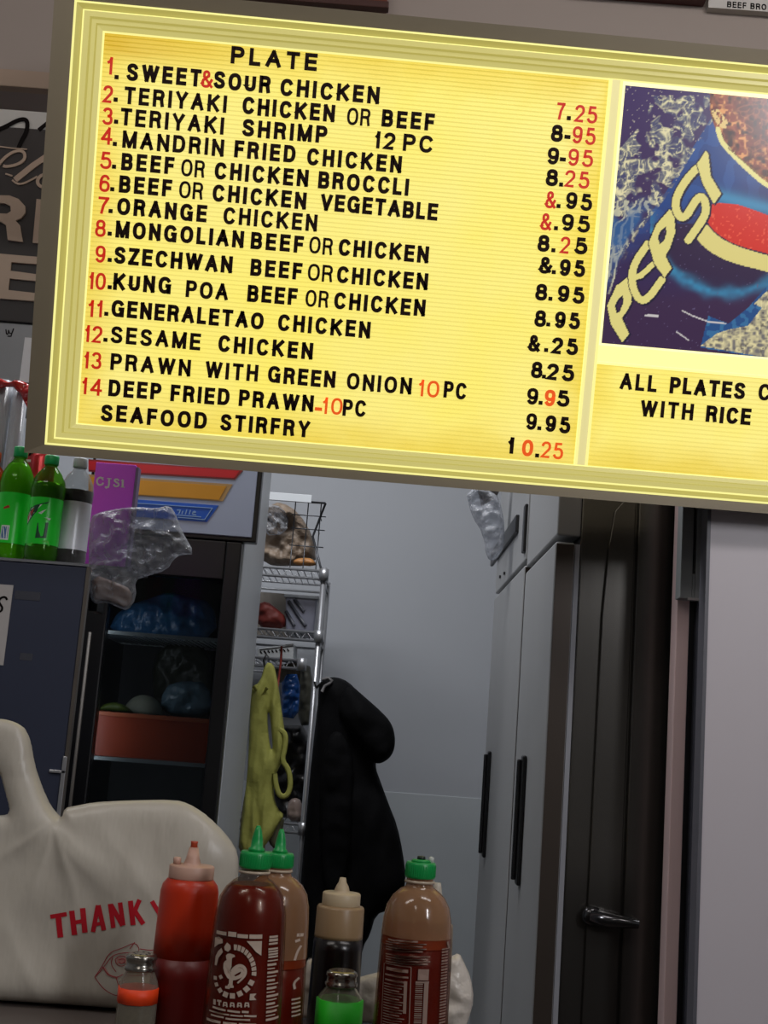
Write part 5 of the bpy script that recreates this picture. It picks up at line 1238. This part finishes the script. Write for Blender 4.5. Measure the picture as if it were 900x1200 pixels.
squeeze('soy sauce squeeze bottle with black contents and cone-shaped tan cap', 402, 1028, 1.56, .028,
    [(.026, 0), (.0295, .004), (.0300, .02), (.0292, .10), (.0285, .118), (.0282, .150), (.0270, .1525), (.0225, .1535)], .0222, .114,
    mat('tan_frosted_plastic', (150, 124, 92), rough=.35, var=.1), mat('black_soy_sauce', (14, 8, 8), rough=.25), mat('tan_cap', (186, 168, 138), rough=.45), H=.188)
squeeze('pale squeeze bottle mostly hidden behind the right-hand sauce bottle', 513, 1034, 1.50, .024,
    [(.020, 0), (.0215, .004), (.0215, .10), (.0210, .13), (.0205, .141), (.018, .1425)], .0135, .09,
    mat('pale_tan_plastic', (132, 116, 98), rough=.4), mat('brown_contents', (96, 66, 44), rough=.4), mat('white_cap', (186, 178, 164), rough=.45), H=.188)

# shakers --------------------------------------------------------------------
M_sh_top = mat('shaker_steel', (150, 146, 138), rough=.2, metal=.9, var=.1)
M_sh_glass = mat('shaker_glass', (170, 164, 150), rough=.05, alpha=.22, tint=(216, 210, 196), edge=.14, spec=1.0)
def shaker(label, px, py_top, Y, r, capr, band, m_band, m_fill, bandz):
    x, zt_ = XZ(px, py_top, Y); Ht = zt_ - CZ
    t = thing('salt_shaker', label, 'shaker', (x, Y, CZ)); c = (x, Y, CZ)
    ch = .0165
    obj('glass', MB().lathe([(r * .96, 0), (r, .004), (r, Ht - ch - .018), (r * .92, Ht - ch - .010), (capr * .9, Ht - ch), (capr * .88, Ht - ch + .003)], c, 10 if band else 40), M_sh_glass, t)
    obj('contents', MB().lathe([(r * .9, .003), (r * .93, .01), (r * .93, bandz[0] - .001)], c, 28), m_fill, t)
    if band: obj('band', MB().lathe([(r * 1.02, bandz[0]), (r * 1.02, bandz[1])], c, 10), m_band, t)
    cp = MB().lathe([(capr, Ht - ch), (capr * 1.05, Ht - ch + .001), (capr * 1.05, Ht - ch + .004), (capr * .96, Ht - ch + .005), (capr * .96, Ht - .006), (capr * 1.03, Ht - .005), (capr * 1.0, Ht - .002), (capr * .8, Ht)], c, 36)
    co = obj('cap', cp, M_sh_top, t)
    h = MB()
    for k in range(8): h.lathe([(.0012, Ht - .0002), (.0012, Ht + .0003)], (c[0] + capr * .5 * math.cos(k * .785), c[1] + capr * .5 * math.sin(k * .785), CZ), 6)
    obj('holes', h, M_black, co)
    return t
x_, zt_ = XZ(166, 1117, 1.36); Ht = zt_ - CZ
zb0 = XZ(160, 1174, 1.36)[1] - CZ; zb1 = XZ(160, 1156, 1.36)[1] - CZ
shaker('pepper shaker with orange band and steel cap in front of the bag', 166.5, 1117, 1.36, .0205, .0158, True, mat('neon_orange_band', (250, 72, 20), rough=.5, var=.04), mat('ground_pepper', (110, 106, 98), rough=.9, var=.35, scale=300), (zb0, zb1))
zb0 = .004; zb1 = XZ(398, 1170, 1.44)[1] - CZ
shaker('shaker with bright green band and steel cap in front of the soy bottle', 401, 1137, 1.44, .0252, .0168, True, mat('neon_green_band', (34, 190, 34), rough=.5, var=.04), mat('white_salt', (190, 184, 176), rough=.9), (zb0, zb1))

# bags ----------------------------------------------------------------------------
BGY = 1.60
M_bagv = mat('white_carrier_plastic', (186, 180, 168), rough=.36, var=.04, scale=5, bump=.35, bscale=14, stretch=(2.2, 1, .8), subsurf=.0)
bag_px = [(-70, 845), (-20, 842), (2, 842), (18, 846), (27, 852), (34, 868), (38, 895), (47, 922), (57, 944), (66, 955), (73, 959), (75, 947), (90, 944), (110, 940), (150, 938), (205, 937), (222, 942), (238, 952), (254, 966), (270, 984), (279, 1000), (280, 1024), (274, 1062), (266, 1110), (256, 1160), (250, 1186), (180, 1188), (100, 1185), (0, 1180), (-70, 1176)]
hole_px = [(-60, 890), (-14, 886), (0, 905), (6, 928), (13, 953), (2, 956), (-20, 954), (-60, 950)]
Pb = outl(bag_px, BGY, 1); Pb[:, 1] = np.maximum(Pb[:, 1], CZ + .001)
def ridge(v, w_): return 1 / (1 + (v / w_) ** 2)
def bulge(P):
    q, zq = P[:, 0], P[:, 1] - CZ
    low = np.clip(1 - zq / .26, 0, 1)
    hx, hz = XZ(66, 960, BGY); dx = q - hx; dz_ = P[:, 1] - hz
    ang = np.arctan2(-dz_, dx); rad = np.hypot(dx, dz_)
    f = .030 * low
    for a0, w_, h_ in ((.45, .20, .004), (.95, .16, .004), (1.35, .14, .005), (1.75, .12, .003), (2.2, .16, .004)):
        f = f + h_ * ridge(ang - a0 - .25 * np.sin(rad * 12 + a0 * 3), w_) * np.clip(rad / .05, 0, 1) * np.clip(1.25 - rad / .26, 0, 1)
    for k, (x0_, z0_, sl, h_) in enumerate(((-.50, .05, .3, .004), (-.38, .04, -.5, .003), (-.22, .10, -.8, .003), (-.27, .14, .2, .003))):
        f = f + h_ * ridge((q - x0_) - sl * (zq - z0_) - .006 * np.sin(zq * 40 + k), .014) * np.exp(-((zq - z0_) / .09) ** 2)
    return f
bag = thing('carrier_bag', 'large white plastic carrier bag printed THANK YOU and a rose in red', 'bag', (-.33, BGY, CZ))
bo = obj('bag_body', cushion(Pb, BGY, .016, .040, .0024, .020, wr=.008, wscale=7, hole=outl(hole_px, BGY, 1), fn=bulge, seed=1), M_bagv, bag)
def ZT_(l): return [(20 + a / 5, 1030 + b / 5) for a, b in l]
from mathutils.bvhtree import BVHTree
_me = bo.data; _inv = ROOTM[bag.name]
_bvh = BVHTree.FromPolygons([_inv @ v.co for v in _me.vertices], [tuple(p.vertices) for p in _me.polygons])
def drape(name, m, shapes, off=.0007):
    mb = MB()
    for sh in shapes:
        v = []
        for (a, b_) in sh:
            px, py = 20 + a / 5, 1030 + b_ / 5
            rr = Vector(ray(px, py)).normalized(); h = _bvh.ray_cast(Vector(CAM), rr)
            if h[0] is None: v = []; break
            v.append(tuple(h[0] - rr * off))
        if len(v) < 3: continue
        mb.add(v, [tuple(range(len(v)))])
    return obj(name, mb, m, bag)
def strips(lst):
    out = []
    for pts, wd in lst:
        for i in range(len(pts) - 1):
            a, b_ = np.array(pts[i], float), np.array(pts[i + 1], float); n = max(1, int(np.hypot(*(b_ - a)) / 14))
            for j in range(n):
                p, q = a + (b_ - a) * j / n, a + (b_ - a) * (j + 1.06) / n; out.append(bar(p, q, wd))
    return out
M_rprint = mat('red_bag_print', (186, 16, 36), rough=.45, var=.1); M_rline = mat('dark_pink_bag_print', (164, 44, 56), rough=.5)
drape('lettering', M_rprint, strips([([(195, 222), (290, 206)], 25), ([(241, 215), (254, 342)], 34), ([(320, 186), (337, 328)], 32), ([(384, 171), (398, 314)], 32), ([(325, 258), (396, 244)], 24),
    ([(474, 154), (445, 310)], 26), ([(476, 154), (509, 300)], 28), ([(450, 268), (505, 258)], 20), ([(545, 146), (564, 286)], 27), ([(549, 150), (618, 272)], 28), ([(603, 138), (622, 272)], 27),
    ([(664, 128), (680, 270)], 30), ([(718, 122), (682, 205)], 26), ([(690, 188), (740, 264)], 28), ([(790, 130), (832, 200)], 26), ([(860, 118), (832, 200)], 26), ([(832, 195), (844, 252)], 28),
    ([(905, 130), (895, 175), (905, 225), (935, 235), (950, 185), (935, 125), (905, 125)], 24), ([(985, 108), (1000, 205), (1030, 225), (1050, 200), (1045, 98)], 26)]))
rose = [[(455, 575), (500, 510), (540, 430), (620, 405), (690, 370), (720, 410), (700, 440)], [(455, 575), (500, 640), (560, 680), (605, 685)], [(520, 500), (560, 445), (640, 430), (700, 440)],
    [(500, 515), (530, 560), (580, 580), (620, 560)], [(560, 460), (548, 500), (580, 545)], [(575, 470), (600, 450), (640, 455), (650, 490), (615, 515), (580, 500), (575, 470)], [(595, 475), (625, 465), (635, 485), (610, 500), (598, 485)],
    [(580, 580), (600, 640), (640, 660)], [(640, 560), (650, 520)], [(720, 410), (790, 420), (815, 410)], [(455, 575), (490, 540), (520, 500)], [(690, 370), (660, 410)], [(620, 560), (680, 570), (760, 560)], [(605, 685), (620, 640), (600, 600)]]
drape('rose_print', M_rline, strips([([tuple(q) for q in bez(l, 2)], 4.5) for l in rose]))
M_pinkp = mat('pale_pink_bag_print', (196, 140, 132), rough=.5)
drape('rose_print', M_pinkp, strips([([(585, 480), (640, 478)], 34), ([(510, 520), (535, 562)], 14), ([(535, 562), (590, 582)], 12)]), off=.0004)
Pw = outl([(346, 1230), (350, 1160), (358, 1130), (364, 1119), (369, 1128), (380, 1145), (400, 1152), (425, 1144), (450, 1138), (490, 1126), (524, 1119), (530, 1121), (538, 1116), (545, 1130), (552, 1146), (556, 1172), (549, 1196), (538, 1230)], 1.61, 1)
Pw[:, 1] = np.maximum(Pw[:, 1], CZ + .001)
o = obj('plastic_bag', cushion(Pw, 1.612, .018, .022, .003, .02, wr=.008, wscale=34, seed=8), mat('white_thin_plastic', (208, 200, 190), rough=.3, var=.06, bump=.5, bscale=40)); tag(o, 'small crumpled white plastic bag behind the soy and right-hand sauce bottles', 'bag')
